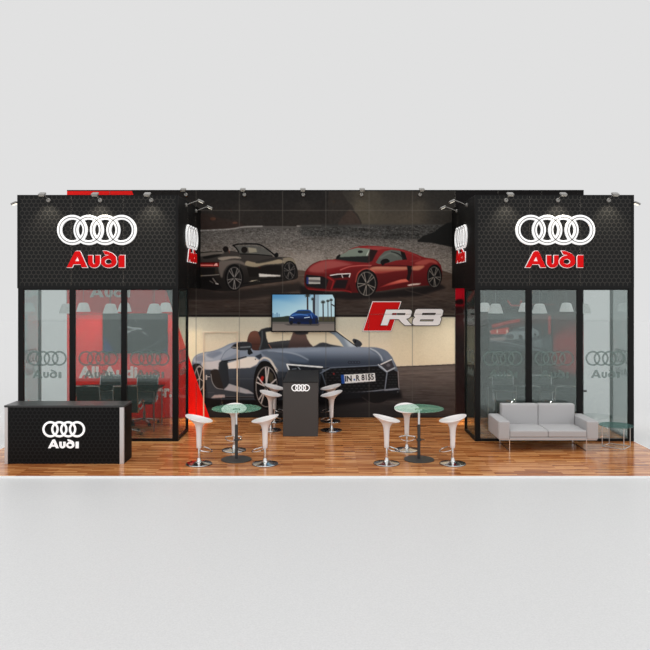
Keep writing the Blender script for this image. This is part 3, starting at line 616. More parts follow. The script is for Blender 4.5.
def paint_center_screen():
    c = Canvas(272.2, 334.9, 294.2, 331.0, 8)
    c.R(270, 290, 340, 320, (78, 136, 180), (176, 204, 212), ((278, 292), (290, 319)))
    c.P([(272, 300), (300, 306), (310, 318), (272, 320)], (160, 196, 208), bl=3, al=.5)
    for x, w, h in ((273.4, 1.4, 313), (275.4, 1.2, 314), (277.4, 1.6, 312.6), (279.4, 1.2, 313.6)): c.R(x-w/2, h, x+w/2, 320, (92, 128, 158), al=.8)
    c.R(272, 317.2, 336, 322, (52, 54, 46), bl=.5); c.P([(272, 318), (282, 316.6), (290, 316), (292, 322), (272, 323)], (40, 46, 38), bl=.5)
    c.R(318, 316.6, 336, 321, (66, 62, 44), bl=.6)
    c.R(270, 321.8, 340, 333, (112, 102, 96), (122, 112, 104), ((0, 322), (0, 331))); c.R(270, 321.6, 340, 323.6, (92, 86, 82), bl=.5)
    c.P([(284, 323.8), (320, 323.8), (318, 325.4), (288, 325)], (60, 56, 56), bl=.6, sm=False)
    for x, t, w in ((307.6, 295.5, 1.7), (313.2, 299, 1.2), (323, 302, 1.3), (327.8, 301, .9), (331, 300, .9)):
        c.L([(x, t), (x+.2, 320)], w, (56, 50, 50)); [c.L([(x, t), (x+1.7*w*math.cos(a), t+1.4*w*math.sin(a))], .55, (40, 42, 36), bl=.2, al=.95) for a in (-2.6, -1.9, -1.2, -.5, .1, .7, 2.4, 3.0)]; c.E(x, t+.4, .8*w, .9*w, (44, 44, 38), bl=.3, al=.9)
    c.R(313.4, 294, 315.4, 320, (58, 62, 70)); c.R(316, 294, 319, 320, (128, 146, 160), al=.7); c.L([(333, 294), (335, 298)], 2, (30, 36, 32)); c.L([(332, 304.6), (335, 306.5)], 1.2, (40, 40, 38))
    c.P([(289.6, 320), (289.6, 316.6), (292, 313.8), (296, 311.6), (299, 309.8), (309, 309.8), (312, 312), (314.6, 314.4), (317.6, 316.4), (318, 321), (316.6, 323.6), (292, 323.2)], (34, 80, 150), (12, 26, 62), ((0, 311), (0, 320)))
    c.P([(294.6, 313), (298.4, 310.6), (309, 310.4), (312, 313), (304, 313.8)], (36, 52, 74), sm=False, bl=.3); c.L([(292, 315.4), (300, 314.4), (308, 315.2)], .8, (90, 140, 204), bl=.4, al=.8)
    c.R(291, 318.4, 310, 321.6, (16, 24, 48), bl=.4, al=.9); c.L([(290.6, 317), (293.4, 317.6)], .7, (190, 205, 220)); c.L([(304.6, 317.6), (309.6, 317)], .7, (190, 205, 220))
    c.E(291.4, 322.4, 1.8, 1.8, (18, 20, 26)); c.E(299, 322.8, 2, 1.2, (16, 18, 26)); c.E(310.6, 321.4, 1.7, 2.8, (22, 26, 36)); c.E(316.4, 320.4, 1.2, 3, (24, 28, 40)); c.L([(311, 314), (312.4, 318)], .8, (70, 108, 172))
    return c

def paint_left_screen():
    c = Canvas(104.4, 167.4, 313.9, 352.3, 6)
    c.R(100, 310, 170, 356, (30, 32, 34), (20, 22, 24), ((104, 314), (160, 352)))
    c.P([(104, 314), (168, 314), (168, 322), (104, 319)], (46, 50, 52), bl=1.5, al=.7, sm=False)
    c.P([(104, 336), (107, 338), (115, 352), (104, 353)], (28, 50, 108), bl=.8); c.P([(162, 352), (168, 347), (168, 353)], (32, 56, 112), bl=.5)
    c.L([(138, 352), (152, 345), (162, 339), (168, 334)], .8, (124, 128, 132), bl=.3)
    c.L([(104, 320), (136, 314)], .6, (70, 74, 76)); c.L([(140, 314), (168, 330)], .6, (66, 70, 72)); c.L([(132, 320), (160, 345)], .5, (60, 62, 66))
    for p, w in (([(126, 335), (128, 332), (131, 331)], 2), ([(128, 326), (132, 327.6), (138, 328), (142, 328.8)], 1.6), ([(133, 330), (137, 329)], 1.2), ([(120, 327), (124, 330)], 1), ([(143, 332), (147, 334)], 1), ([(136, 320), (137.5, 322)], .8)): c.L(p, w, (208, 210, 212), bl=.4, al=.9)
    return c

def paint_right_screen():
    c = Canvas(488.4, 551.0, 313.4, 351.9, 6)
    c.R(480, 310, 560, 356, (30, 33, 36), (26, 29, 31), ((0, 313), (0, 352)))
    c.P([(491, 325), (507, 321), (526, 316), (551, 313), (551, 322), (524, 325), (508, 329), (491, 331)], (70, 30, 28), bl=.5, sm=False)
    c.P([(491, 324.6), (506, 321), (519, 318.6), (519, 322), (507, 324), (492, 328)], (176, 44, 36), sm=False, bl=.4)
    c.P([(490, 330), (508, 327), (508, 334), (490, 334)], (206, 60, 46), sm=False, bl=.6); c.R(496, 329.4, 497.4, 333, (255, 220, 200), bl=.3); c.R(505.6, 329.4, 507, 333, (255, 220, 200), bl=.3); c.R(488.4, 326, 489.6, 327.4, (240, 240, 240)); c.R(488.4, 330.6, 490, 332, (255, 220, 210))
    c.R(546.8, 316, 549.6, 334, (168, 46, 40), bl=.5); c.R(541, 318, 542, 336, (96, 36, 34), bl=.3)
    c.P([(488, 335), (508, 334), (530, 337), (551, 337), (551, 352), (488, 352)], (62, 66, 70), (40, 44, 48), ((0, 335), (0, 352)), sm=False, bl=.4)
    c.P([(489, 337.6), (506, 336.4), (504, 340.4), (489, 340)], (160, 140, 140), sm=False, bl=.6); c.L([(490, 340), (510, 343), (540, 350)], .8, (150, 155, 158), bl=.3); c.L([(506, 345), (545, 351.4)], .6, (120, 126, 130), bl=.3)
    c.P([(526, 343), (536, 338.6), (551, 338), (551, 350), (540, 348)], (110, 116, 120), sm=False, bl=.6); c.R(540, 336, 551, 352, (52, 56, 60), bl=1, al=.6)
    c.P([(504, 336), (506, 333), (512, 331), (517, 328), (524, 326.4), (532, 328), (537, 331), (538, 335), (530, 337.6), (516, 339), (506, 339)], (138, 144, 148), bl=.3)
    c.P([(513, 331), (517.6, 328.2), (526, 327.4), (524, 330.6)], (48, 54, 58), sm=False, bl=.2); c.P([(506, 334.8), (512, 334.4), (512, 338), (506, 338)], (60, 64, 68), bl=.3); c.E(519.6, 336.6, 2, 2.2, (36, 40, 42)); c.E(534, 334.4, 1.4, 2, (36, 40, 42))
    return c

def paint_right_graphic():
    c = Canvas(455.3, 583.8, 189.9, 418, 4)
    c.R(450, 180, 590, 420, (24, 22, 22), (34, 24, 24), ((0, 200), (0, 410)))
    c.R(450, 288, 466, 310, (198, 16, 36), (150, 14, 28), ((0, 290), (0, 309)), bl=.6); c.P([(456, 300), (463, 299), (464, 304), (456, 304)], (36, 12, 14), bl=.4)
    c.R(450, 306, 590, 352, (44, 20, 20), (26, 20, 20), ((0, 308), (0, 345)), bl=1.5)
    c.P([(464, 303), (474, 290), (480, 286), (470, 302)], (136, 40, 34), bl=.8, sm=False); c.L([(463, 308), (476, 308)], 1, (120, 40, 36), al=.6)
    c.R(464, 310, 480, 314, (70, 74, 74), bl=.5); c.R(464, 318, 480, 322, (78, 80, 80), bl=.5)
    c.L([(508, 301), (511, 305.4), (520, 305.6), (521, 301)], 1.8, (210, 66, 56), sm=False, bl=.4); c.L([(520, 304.6), (554, 304.4)], 1.5, (160, 52, 44), sm=False, bl=.6, al=.7)
    c.P([(551, 340), (560, 330), (583, 326), (583, 372), (560, 372), (551, 360)], (150, 34, 32), bl=6, al=.75)
    c.P([(551, 290), (583, 290), (583, 330), (551, 330)], (74, 40, 38), bl=5, al=.5)
    c.P([(500, 382), (583, 376), (583, 418), (500, 418)], (30, 28, 28), bl=4, al=.8)
    c.grain(np.ones((c.h, c.w), np.float32), 2, 1.5, 1.5); c.a = np.clip(c.a, 0, 255)
    return c
# ================================================================== SETTING
struct('ground', MB().add([(-90, -40, -.028), (90, -40, -.028), (90, 64, -.028), (-90, 64, -.028)], [(0, 1, 2, 3)]), M['ground'])
YP = F/62.6                                                    # front edge of the platform
struct('floor', MB().box(-XO-.02, XO+.02, YP, YB+.12, -.026, 0), M['wood'])
struct('trim_1', MB().box(-XO-.04, XO+.04, YP-.02, YP, -.028, .003), M['trimw'])
struct('trim_2', MB().box(XO+.02, XO+.04, YP, YB+.12, -.028, .003).box(-XO-.04, -XO-.02, YP, YB+.12, -.028, .003), M['trimw'])
struct('wall_back', MB().box(-5.98, 5.99, YB+.006, YB+.10, 0, ZW-.02).box(-5.98, 5.99, YB-.003, YB+.10, ZW-.02, ZW), M['wallblack'])

# ================================================================== WALL GRAPHICS
def bx(px): return px2x(px, SB)
def bz(py): return py2z(py, SB)
t = thing('wall_graphic', 'large printed mural of three sports cars on the back wall', 'mural', (0, 0, 0))
paint_cars().mesh('printed_picture', M['prt'], SB, YB+.004, t, per=2, gain=1.28)
def slab(poly, y0, y1):
    n = len(poly); vs = [(x, y0, z) for x, z in poly]+[(x, y1, z) for x, z in poly]
    return MB().add(vs, [tuple(range(n)), tuple(range(n, 2*n))[::-1]]+[(i, i+n, (i+1) % n+n, (i+1) % n) for i in range(n)])
def joint(parent, x0, x1, z0, z1, y):
    return MB().add([(x0, y, z0), (x1, y, z0), (x1, y, z1), (x0, y, z1)], [(0, 1, 2, 3)]).build('panel_joint', M['seam'], parent)
def seams(parent, xs, zs, x0, x1, z1, y):
    for x in xs: joint(parent, x-.010, x+.010, 0.01, z1, y)
    for z in zs: joint(parent, x0, x1, z-.010, z+.010, y-.001)
pl = text_mesh('IN', .002, bx(352.2)-bx(345.4), 6.2/SB, .012)
for txt, xa, xb, za in (('IN', 345.0, 351.9, 381.7), ('R', 356.2, 359.9, 381.0), ('8155', 361.6, 374.0, 380.5)):
    me = text_mesh(txt, .002, (xb-xa)/SB, 5.9/SB, .035)
    me.transform(Matrix.Shear('XZ', 4, (0, 0)) if False else Matrix.Rotation(math.radians(3), 4, 'Y').inverted() if False else Matrix.Rotation(math.radians(-3), 4, 'Y'))
    mobj('plate_characters', me, M['plateblack'], t, (bx(xa), YB+.003, bz(za)))
bpy.data.meshes.remove(pl)

g = thing('wall_graphic', 'bright red wall graphic with slanted right edge behind left meeting room', 'wall graphic', (0, 0, 0))
redpoly = [(bx(67.0), 0.002), (bx(209.6), 0.002), (bx(132.0), ZW-.022), (bx(67.0), ZW-.022)]
slab(redpoly, YB-.003, YB+.003).build('red_panel', M['red'], g)
def edge_x(z): return bx(209.6)+(bx(132.0)-bx(209.6))*z/ZW
for x in (-5, -4, -3):
    zt = min(ZW-.03, (x+.05-bx(209.6))/(bx(132.0)-bx(209.6))*ZW) if x > bx(132) else ZW-.03
    if zt > .1: joint(g, x+.005, x+.025, 0.01, min(zt, ZW-.03) if x > -4 else zt, YB-.005)
for z in (2.40, 4.80): joint(g, -5.97, edge_x(z)-.01, z-.01, z+.01, YB-.006)
letters(g, bx(110), bz(297.3), 40.5/SB, M['greyletter'], .012, YB-.004)
rings(g, bx(110), bz(272), 56/SB, M['greyletter'], YB-.004, .01, .12)
def wtext(s, xa, xb, yb, hpx, nm='lettering'):
    mobj(nm, text_mesh(s, .01, (xb-xa)/SB, hpx/SB, .035), M['whiteletter'], g, (bx(xa), YB-.0035, bz(yb)))
wtext('All Audi', 78.6, 137.4, 378.2, 11.9); wtext('er.', 157.6, 171.8, 397.3, 9.0)

t = thing('wall_graphic', 'dark wall graphic with blurred red glow behind right meeting room', 'wall graphic', (0, 0, 0))
paint_right_graphic().mesh('printed_picture', M['prt'], SB, YB+.004, t, per=1, gain=1.2)
seams(t, [3.015, 4.015, 5.015], (2.40, 4.80), bx(455.5), bx(583.5), ZW-.02, YB+.002)

# emblem between the cars
t = thing('wall_emblem', 'red slanted block with white letter and digit, right of the central television', 'emblem', (0, 0, 0))
def E_(p): return [(bx(354.6+x/6.842), bz(295+y/6.842)) for x, y in p]
def scaled(p, k):
    cx = sum(a for a, b in p)/len(p); cy = sum(b for a, b in p)/len(p); return [(cx+(a-cx)*k, cy+(b-cy)*k) for a, b in p]
para = [(120, 42), (322, 42), (252, 250), (52, 250)]
Rl = [[(215, 100), (372, 100), (386, 104), (392, 114), (382, 146), (372, 157), (352, 163), (372, 186), (392, 207), (344, 207), (318, 184), (302, 165), (240, 165), (225, 207), (178, 207)], [(258, 123), (348, 123), (344, 137), (253, 137)]]
El = [[(432, 96), (592, 96), (604, 104), (605, 112), (598, 140), (585, 152), (592, 160), (590, 170), (580, 200), (566, 207), (410, 207), (396, 198), (396, 184), (402, 163), (414, 152), (406, 144), (406, 134), (414, 108), (420, 99)], [(464, 122), (556, 122), (550, 137), (458, 137)], [(450, 166), (541, 166), (536, 180), (444, 180)]]
yb = YB-.008
mobj('emblem_border', curve_mesh([E_(para)], .006), M['emdark'], t, (0, yb+.004, 0)).scale = (1, 1, 1)
mobj('white_border', curve_mesh([scaled(E_(para), .985)], .006), M['emwhite'], t, (0, yb+.001, 0))
mobj('red_block', curve_mesh([scaled(E_(para), .94)], .006), M['emred'], t, (0, yb-.002, 0))
for nm, lp in (('letter', Rl), ('digit', El)):
    lp = [E_(q) for q in lp]
    o = mobj(nm, curve_mesh(lp, .014), M['emwhite'], t, (0, yb-.004, 0))
    mobj(nm+'_shadow_edge', curve_mesh(lp[:1], .006, .018), M['emdark'], o, (0, .003, 0)) if False else None
    mobj(nm+'_border', curve_mesh(lp, .006, .016), M['emdark'], o, (0, 0.002, 0))
joint(t, bx(368.6)-.008, bx(368.6)+.008, bz(331), bz(301.6), yb-.011); joint(t, bx(370), bx(441), 2.392, 2.408, yb-.020)

# store room door hidden in the mural
d = bpy.data.objects.new('door_1', None); C.objects.link(d); d['kind'] = 'structure'; d.location = (bx(220.5), YB-.005, 0)
w2 = 16.8/SB; zt = bz(331.6)
MB().box(-w2-.012, -w2+.014, -.012, 0, .0, zt).box(w2-.014, w2+.012, -.012, 0, .0, zt).box(-w2-.016, w2+.016, -.0125, 0, zt-.026, zt+.002).build('door_frame', M['cream'], d)
MB().box(-w2+.05, -w2+.08, -.012, 0, .88, .99).tube([(-w2+.065, -.01, .955), (-w2+.065, -.045, .955), (-w2+.155, -.045, .955)], .008, 8).build('door_handle', M['silver'], d, smooth=True)

# ================================================================== SCREENS
def tv(label, cv, x0, x1, y0, y1, mat, off=.07, border=1.25):
    s = SB*YB/(YB-off)
    X = (bx(x0), bx(x1)); Z = (bz(y1), bz(y0)); b = border/SB
    o = thing('wall_television', label, 'television', ((X[0]+X[1])/2, YB-.003, Z[0])); cx, zz = o.location.x, o.location.z
    w = (X[1]-X[0])/2; h = Z[1]-Z[0]
    MB().box(-w, w, -off+.004, -off+.035, 0, h).box(-w, w, -off-.003, -off+.004, 0, b).box(-w, w, -off-.003, -off+.004, h-b, h).box(-w, -w+b, -off-.003, -off+.004, b, h-b).box(w-b, w, -off-.003, -off+.004, b, h-b).build('bezel', M['black'], o)
    MB().box(-.25, .25, -off+.035, 0, h*.3, h*.7).build('wall_bracket', M['darkmetal'], o)
    sc = cv.mesh('screen', mat, SB, YB-.003-off+.003, o, per=2 if mat is not M['screen'] else 4)
    sc.location = (-cx, -(YB-.003), -zz)
tv('television showing a blue car under palm trees, above the charcoal bar', paint_center_screen(), 271.4, 335.6, 293.4, 331.9, M['screen'])
tv('television with a nearly black picture on the red wall of left meeting room', paint_left_screen(), 103.6, 168.2, 313.2, 353.1, M['screendim'])
tv('television showing a white car beside a red building in right meeting room', paint_right_screen(), 487.6, 551.8, 312.6, 352.7, M['screendim'])

# ================================================================== MEETING ROOMS (left k=-1, right k=1)
def side_of(k): return 'left' if k < 0 else 'right'
for k in (-1, 1):
    sd = side_of(k); XI, XO = (2.881, 6.03) if k < 0 else (2.942, 6.055)
    # ---- fascia box
    f = thing('fascia_box', 'black honeycomb fascia box above the %s meeting room' % sd, 'fascia', (k*(XO+XI)/2, YF, ZF0))
    cx = k*(XO+XI)/2; w = (XO-XI)/2; H = ZF1-ZF0; D = YB-YF-.012
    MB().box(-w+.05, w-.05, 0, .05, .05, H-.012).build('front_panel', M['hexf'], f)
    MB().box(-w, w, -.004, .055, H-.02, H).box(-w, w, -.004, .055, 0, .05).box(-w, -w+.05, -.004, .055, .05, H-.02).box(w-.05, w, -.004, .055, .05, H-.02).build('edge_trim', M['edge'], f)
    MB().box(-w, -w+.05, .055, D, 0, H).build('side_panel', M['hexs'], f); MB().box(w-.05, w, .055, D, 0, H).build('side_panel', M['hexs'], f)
    for px in ((71.3, 123.4) if k < 0 else (529.7, 580.3)): joint(f, px2x(px, SF)-cx-.008, px2x(px, SF)-cx+.008, .05, H-.02, -.002)
    xi = -k*(w+.002)
    for yy in (14.7-YF, 15.55-YF): MB().add([(xi, yy-.012, 0), (xi, yy+.012, 0), (xi, yy+.012, H), (xi, yy-.012, H)], [(0, 1, 2, 3)]).build('panel_joint', M['seam'], f)
    # ---- front sign
    sg = thing('logo_sign', 'white ring logo and red lettering on front of the %s fascia box' % sd, 'sign', (px2x(97.5 if k < 0 else 554.7, SF), YF-.004, py2z(268, SF)))
    rings(sg, 0, (268-230.1)/SF, 79.2/SF, M['whiteglow'], 0, .05, .155, M['ringshade'])
    letters(sg, -.02, .01, 57.5/SF, M['redletter'], .05, 0, M['whiteglow'], .008)
    # ---- inner side sign
    sg = thing('logo_sign', 'lit ring logo on the inner side of the %s fascia box, seen foreshortened' % sd, 'sign', (k*(XI-.004), 15.08, 3.54), k*PI/2*-1)
    rings(sg, 0, .55, 1.30, M['whiteglow'], 0, .035, .155, M['ringshade'])
    letters(sg, 0, .02, .95, M['redletter'], .035, 0, M['whiteglow'], .010)
    # ---- front glazing
    gp = thing('glass_partition', 'black framed glass front wall of the %s meeting room with ring decals' % sd, 'glass wall', (cx, YF, 0))
    P = [(18, 23.4), (69.4, 74.8), (121, 126.5), (172.3, 178)] if k < 0 else [(475.2, 480.4), (526, 532), (577.2, 583), (628.6, 634)]
    for a, b in P: MB().box(px2x(a, SF)-cx, px2x(b, SF)-cx, 0, .06, 0, ZF0).build('post', M['black'], gp)
    XP = [(px2x(a, SF)-cx, px2x(b, SF)-cx) for a, b in P]
    for z0, z1 in ((0, .05), (ZF0-.035, ZF0)):
        m = MB()
        for j in range(3): m.box(XP[j][1], XP[j+1][0], .005, .055, z0, z1)
        m.build('rail', M['black'], gp)
    for j in range(3):
        a, b = XP[j][1], XP[j+1][0]
        gl = MB().box(a, b, .026, .034, .05, ZF0-.035).build('glass_pane', M['glass'], gp)
        c0 = (a+b)/2; dc = None
        vs = MB(); R = 39.8/SF/5.27; st = (39.8/SF-2*R)/3
        for q in range(4):
            r_ = ring_mb(c0-39.8/SF/2+R+q*st, py2z(358.5, SF), R, R*.76, .024+.0006*(q % 2), .0004, 40, .05); vs.add(r_.v, r_.f)
        vs.build('ring_decal', M['decal'], gl)
        kk = 29.0/SF/58.5
        for ch in 'Audi':
            loops = [[(c0-14.5/SF+x*kk, py2z(378.2, SF)+y*kk) for x, y in lp] for lp in GLY[ch]]
            mobj('letter_decal', curve_mesh(loops, .0006), M['decal'], gl, (0, .0252, 0))
    if k > 0:
        MB().box(px2x(583.6, SF)-cx, px2x(586.4, SF)-cx, -.02, .026, py2z(391.8, SF), py2z(390.2, SF)).build('handle', M['darkmetal'], gp)
    # ---- side glazing, one metre deep; the rest of the side is open
    for inner in (True, False):
        X = k*XI if inner else k*XO; sx = k if inner else -k     # direction into the room
        sp = thing('glass_partition', '%s' % ({(-1, True): 'narrow glass side wall of left meeting room facing the bar', (1, True): 'narrow glass side wall of right meeting room facing the bar', (-1, False): 'narrow glass side wall on outer left end of the stand', (1, False): 'narrow glass side wall on outer right end behind the side table'}[(k, inner)]), 'glass wall', (X, YF+.062, 0))
        y1 = .93
        a, b = sorted((0, sx*.05))
        MB().box(a, b, y1, y1+.055, 0, ZF0).build('post', M['black'], sp)
        MB().box(a, b, 0, y1, 0, .05).build('rail', M['black'], sp); MB().box(a, b, 0, y1, ZF0-.035, ZF0).build('rail', M['black'], sp)
        c_, d_ = sorted((sx*.021, sx*.029))
        gl = MB().box(c_, d_, 0, y1, .05, ZF0-.035).build('glass_pane', M['glass'], sp)
        R = .74/5.27; st = (.74-2*R)/3; vs = MB()
        for q in range(4):
            r_ = ring_mb(-.37+R+q*st, py2z(358.5, SF), R, R*.76, 0+.0006*(q % 2), .0004, 36, .05); vs.add(r_.v, r_.f)
        ang = -PI/2 if sx < 0 else PI/2
        rot = Matrix.Translation((sx*.020, y1/2, 0)) @ Matrix.Rotation(PI/2 if sx < 0 else -PI/2, 4, 'Z')
        o = vs.build('ring_decal', M['decal'], gl); o.data.transform(rot)
        if sx > 0 and inner or sx < 0 and not inner: pass
        kk = .55/58.5
        for ch in 'Audi':
            loops = [[(-.275+x*kk, py2z(378.2, SF)+y*kk) for x, y in lp] for lp in GLY[ch]]
            me = curve_mesh(loops, .0006); me.transform(rot); mobj('letter_decal', me, M['decal'], gl)
    # ---- beams and pendants
    pn = ('near', 'far')
    for r, (y, lbl) in enumerate(((14.585, 'front'), (15.61, 'rear'))):
        bm = thing('ceiling_beam', '%s steel beam carrying pendant lamps in the %s meeting room' % (lbl, sd), 'beam', (cx, y, 3.12))
        MB().box(-w+.052, w-.052, -.03, .03, 0, .06).build('beam', M['darkmetal'], bm)
        for q, xx in enumerate((3.555, 4.47, 5.385)):
            pos = ('nearest the mural', 'middle of three', 'outermost')[q]
            pd = thing('pendant_lamp', 'ribbed pendant shade, %s row of %s meeting room, %s' % (lbl, sd, pos), 'pendant lamp', (k*xx, y, 2.48), 0, 'white pendant shades in the meeting rooms')
            def rib(x, yv, z, rr, a):
                s_ = 1+.04*math.cos(a*24) if rr > .05 else 1
                return x*s_, yv*s_, z
            MB().lathe([(.148, 0), (.135, .05), (.118, .11), (.10, .165), (.085, .187), (.06, .198), (.02, .2), (.018, .197), (.056, .192), (.076, .181), (.090, .16), (.125, .05), (.140, .0)], n=72, fn=rib, closed=True).build('shade', M['shade'], pd, smooth=True)
            MB().tube([(0, 0, .19), (0, 0, .64)], .004, 6).build('cord', M['cord'], pd)
            L_ = bpy.data.lights.new('bulb_light', 'POINT'); L_.energy = 13; L_.color = (1, .95, .88); L_.shadow_soft_size = .04
            lo = bpy.data.objects.new('bulb_light', L_); C.objects.link(lo); lo.location = (k*xx, y, 2.52)
            MB().lathe([(.0, .13), (.03, .12), (.035, .10), (.02, .07), (0, .06)], n=16).tube([(0, 0, .12), (0, 0, .2)], .015, 10).build('bulb', M['bulb'], pd, smooth=True)

# ================================================================== ARM SPOTLIGHTS
def make_lamp():
    t = thing('arm_spotlight', '-', 'spotlight')
    q = MB().lathe([(.0, 0), (.042, 0), (.042, .018), (.03, .03), (0, .032)], n=20); q.v = [(a, -c, b) for a, b, c in q.v]
    q.build('wall_mount', M['lamphead'], t, smooth=True)
    MB().tube([(0, -.02, 0), (0, -.12, .045), (0, -.27, .10)], .008, 8).build('arm', M['lamphead'], t, smooth=True)
    hm = MB().rbox((0, 0, 0), (.062, .065, .022), .018, n=3)
    rot = Matrix.Translation((0, -.32, .078)) @ Matrix.Rotation(math.radians(24), 4, 'X')
    hm.v = [tuple(rot @ Vector(v)) for v in hm.v]; hm.build('lamp_head', M['lamphead'], t, smooth=True)
    lm = MB().box(-.045, .045, -.045, .045, -.026, -.021); lm.v = [tuple(rot @ Vector(v)) for v in lm.v]; lm.build('lens', M['bulb'], t)
    return t
lamp0 = make_lamp(); used = [False]
def put_lamp(x, y, z, rz, label, power=20., target=None, col=(1, .92, .76), size=84, blend=.9):
    o = lamp0 if not used[0] else copy_tree(lamp0)
    used[0] = True
    o.location = (x, y, z); o.rotation_euler = (0, 0, rz); o['label'] = label; o['group'] = 'arm spotlights along the stand'
    L_ = bpy.data.lights.new('spot_beam', 'SPOT'); L_.energy = power; L_.color = col; L_.spot_size = math.radians(size); L_.spot_blend = blend; L_.shadow_soft_size = .03
    lo = bpy.data.objects.new('spot_beam', L_); C.objects.link(lo)
    h = Matrix.Rotation(rz, 4, 'Z') @ Vector((0, -.325, .03)); p = Vector((x, y, z))+h; lo.location = p
    tg = Vector(target) if target else Vector((x, y, z-.5))
    lo.rotation_euler = (tg-p).to_track_quat('-Z', 'Y').to_euler(); return o
for px, n in ((48.7, 'left of the ring logo'), (100.3, 'above the ring logo'), (151.4, 'right of the ring logo')):
    put_lamp(px2x(px, SF), YF-.004, py2z(200.3, SF), 0, 'spotlight atop the left fascia box front, %s' % n)
for px, n in ((506., 'left of the ring logo'), (557.8, 'above the ring logo'), (608.5, 'right of the ring logo')):
    put_lamp(px2x(px, SF), YF-.004, py2z(200.3, SF), 0, 'spotlight atop the right fascia box front, %s' % n)
for px, n in ((186, 'beside the left fascia box, leftmost of five'), (244.4, 'above the black open-top car, second from left'), (303.3, 'third from left, above the central television'), (361.5, 'fourth from left, above the red car roof'), (420, 'rightmost of five, above the red car tail')):
    put_lamp(bx(px), YB-.006, bz(194.8), 0, 'small spotlight atop the mural wall, %s' % n, 2.5)
for k in (-1, 1):
    for D, n in ((14.46, 'nearer'), (15.58, 'farther')):
        put_lamp(k*((2.881 if k < 0 else 2.942)-.001), D, 4.72, -k*PI/2, '%s of two spotlights reaching inward from the %s fascia box' % (n, side_of(k)), 3., None)
    put_lamp(k*((6.03 if k < 0 else 6.055)+.001), 14.32, 4.66, k*PI/2, 'arm spotlight on outer %s end of the stand, mostly hidden' % side_of(k), 2.)

# ================================================================== RECEPTION COUNTER
t = thing('reception_counter', 'black honeycomb reception counter with white logo and silver corners', 'counter', ((-5.48-3.434)/2, F/58.5, 0))
w = (5.48-3.434)/2; D = .47
MB().box(-w+.065, w-.085, .0, .03, .0, .965).build('front_panel', M['hexc'], t)
MB().box(-w+.004, -w+.056, -.002, .04, 0, .965).build('corner_post', M['silver'], t); MB().box(w-.076, w-.006, -.002, .04, 0, .965).build('corner_post', M['silver'], t)
MB().box(w-.03, w, .042, D, 0, .965).build('side_panel', M['hexcs'], t); MB().box(-w, -w+.03, .042, D, 0, .965).build('side_panel', M['hexcs'], t)
MB().box(-w+.03, w-.03, .20, .22, .05, .965).box(-w+.03, w-.03, .22, D, .5, .52).box(-w+.03, w-.03, .03, D, .02, .045).build('inner_shelf', M['inner'], t)
MB().box(-w-.004, w+.004, -.006, D+.005, .965, .999).build('counter_top', M['countertop'], t, bevel=.003)
cxl = px2x(64.3, 58.4)-t.location.x
rings(t, cxl, py2z(429, 58.4), 42.6/58.4, M['whiteglow'], 0, .012, .13)
letters(t, px2x(64, 58.4)-t.location.x, py2z(447.8, 58.4), 30.6/58.4, M['whiteglow'], .012, 0)

# ================================================================== BAR
x0, x1 = px2x(283, 49.4), px2x(317.8, 49.4); yb0 = F/49.4; t = thing('bar_counter', 'tall charcoal bar block with small white ring logo', 'bar counter', ((x0+x1)/2, yb0, 0)); w = (x1-x0)/2
MB().box(-w, w, 0, YB-yb0-.02, 0, 1.085).build('body', M['charcoal'], t, bevel=.004)
MB().box(-w-.004, w+.004, -.004, YB-yb0-.018, 1.087, 1.112).build('top', M['charcoaltop'], t, bevel=.004)
rings(t, px2x(300.6, 49.4)-t.location.x, py2z(387.8, 49.4), 18.4/49.4, M['whiteglow'], 0, .012, .14)

# ================================================================== STOOLS
def make_stool():
    t = thing('bar_stool', '-', 'bar stool')
    R = .232
    def tilt(x, y, z, r, q):
        k = max(0., (r-.06)/(R-.06)); a = math.cos(q)             # +x is the raised back
        return x-.0, y, z+.056*k*a+(.012*k*k*abs(math.sin(q))**2)*-1
    prof = [(.0, .275), (.036, .275), (.040, .28), (.042, .34), (.045, .45), (.049, .54), (.056, .61), (.068, .655), (.092, .692), (.13, .722), (.18, .750), (.220, .770), (.2315, .780), (.232, .786), (.226, .789), (.215, .782), (.18, .762), (.13, .748), (.07, .740), (0, .738)]
    MB().lathe(prof, n=48, fn=tilt).build('seat', M['white'], t, smooth=True)
    MB().lathe([(.0, .01), (.023, .01), (.023, .29), (0, .29)], n=20).build('pole', M['chrome'], t, smooth=True)
    b = MB().lathe([(0, .003), (.219, .003), (.222, .010), (.218, .016), (.17, .025), (.09, .036), (.045, .046), (.034, .06), (.031, .10), (.026, .105), (0, .105)], n=48).build('base', M['chrome'], t, smooth=True)
    MB().lathe([(0, 0), (.224, 0), (.226, .006), (.221, .009), (.0, .009)], n=48).build('base_ring', M['rubber'], b, smooth=True)
    P = [(-.02, .03, .258)]+[(-.03-.155*math.sin(PI*q/12)*1.0, .155*math.cos(PI*q/12)*1.0, .250-.03*math.sin(PI*q/12)) for q in range(13)]+[(-.02, -.03, .258)]
    P = [(-.018, .0, .272), (-.03, .10, .266)]+[(-.06-.165*math.sin(PI*q/12), .150*math.cos(PI*q/12), .26-.045*math.sin(PI*q/12)) for q in range(13)]+[(-.03, -.10, .266), (-.018, 0, .272)]
    MB().tube(P, .0085, 8).build('footrest', M['chrome'], t, smooth=True)
    return t
st0 = make_stool()
def g2x(px, py): s = (py-HY)/CZ; return (px-CX)/s, F/s
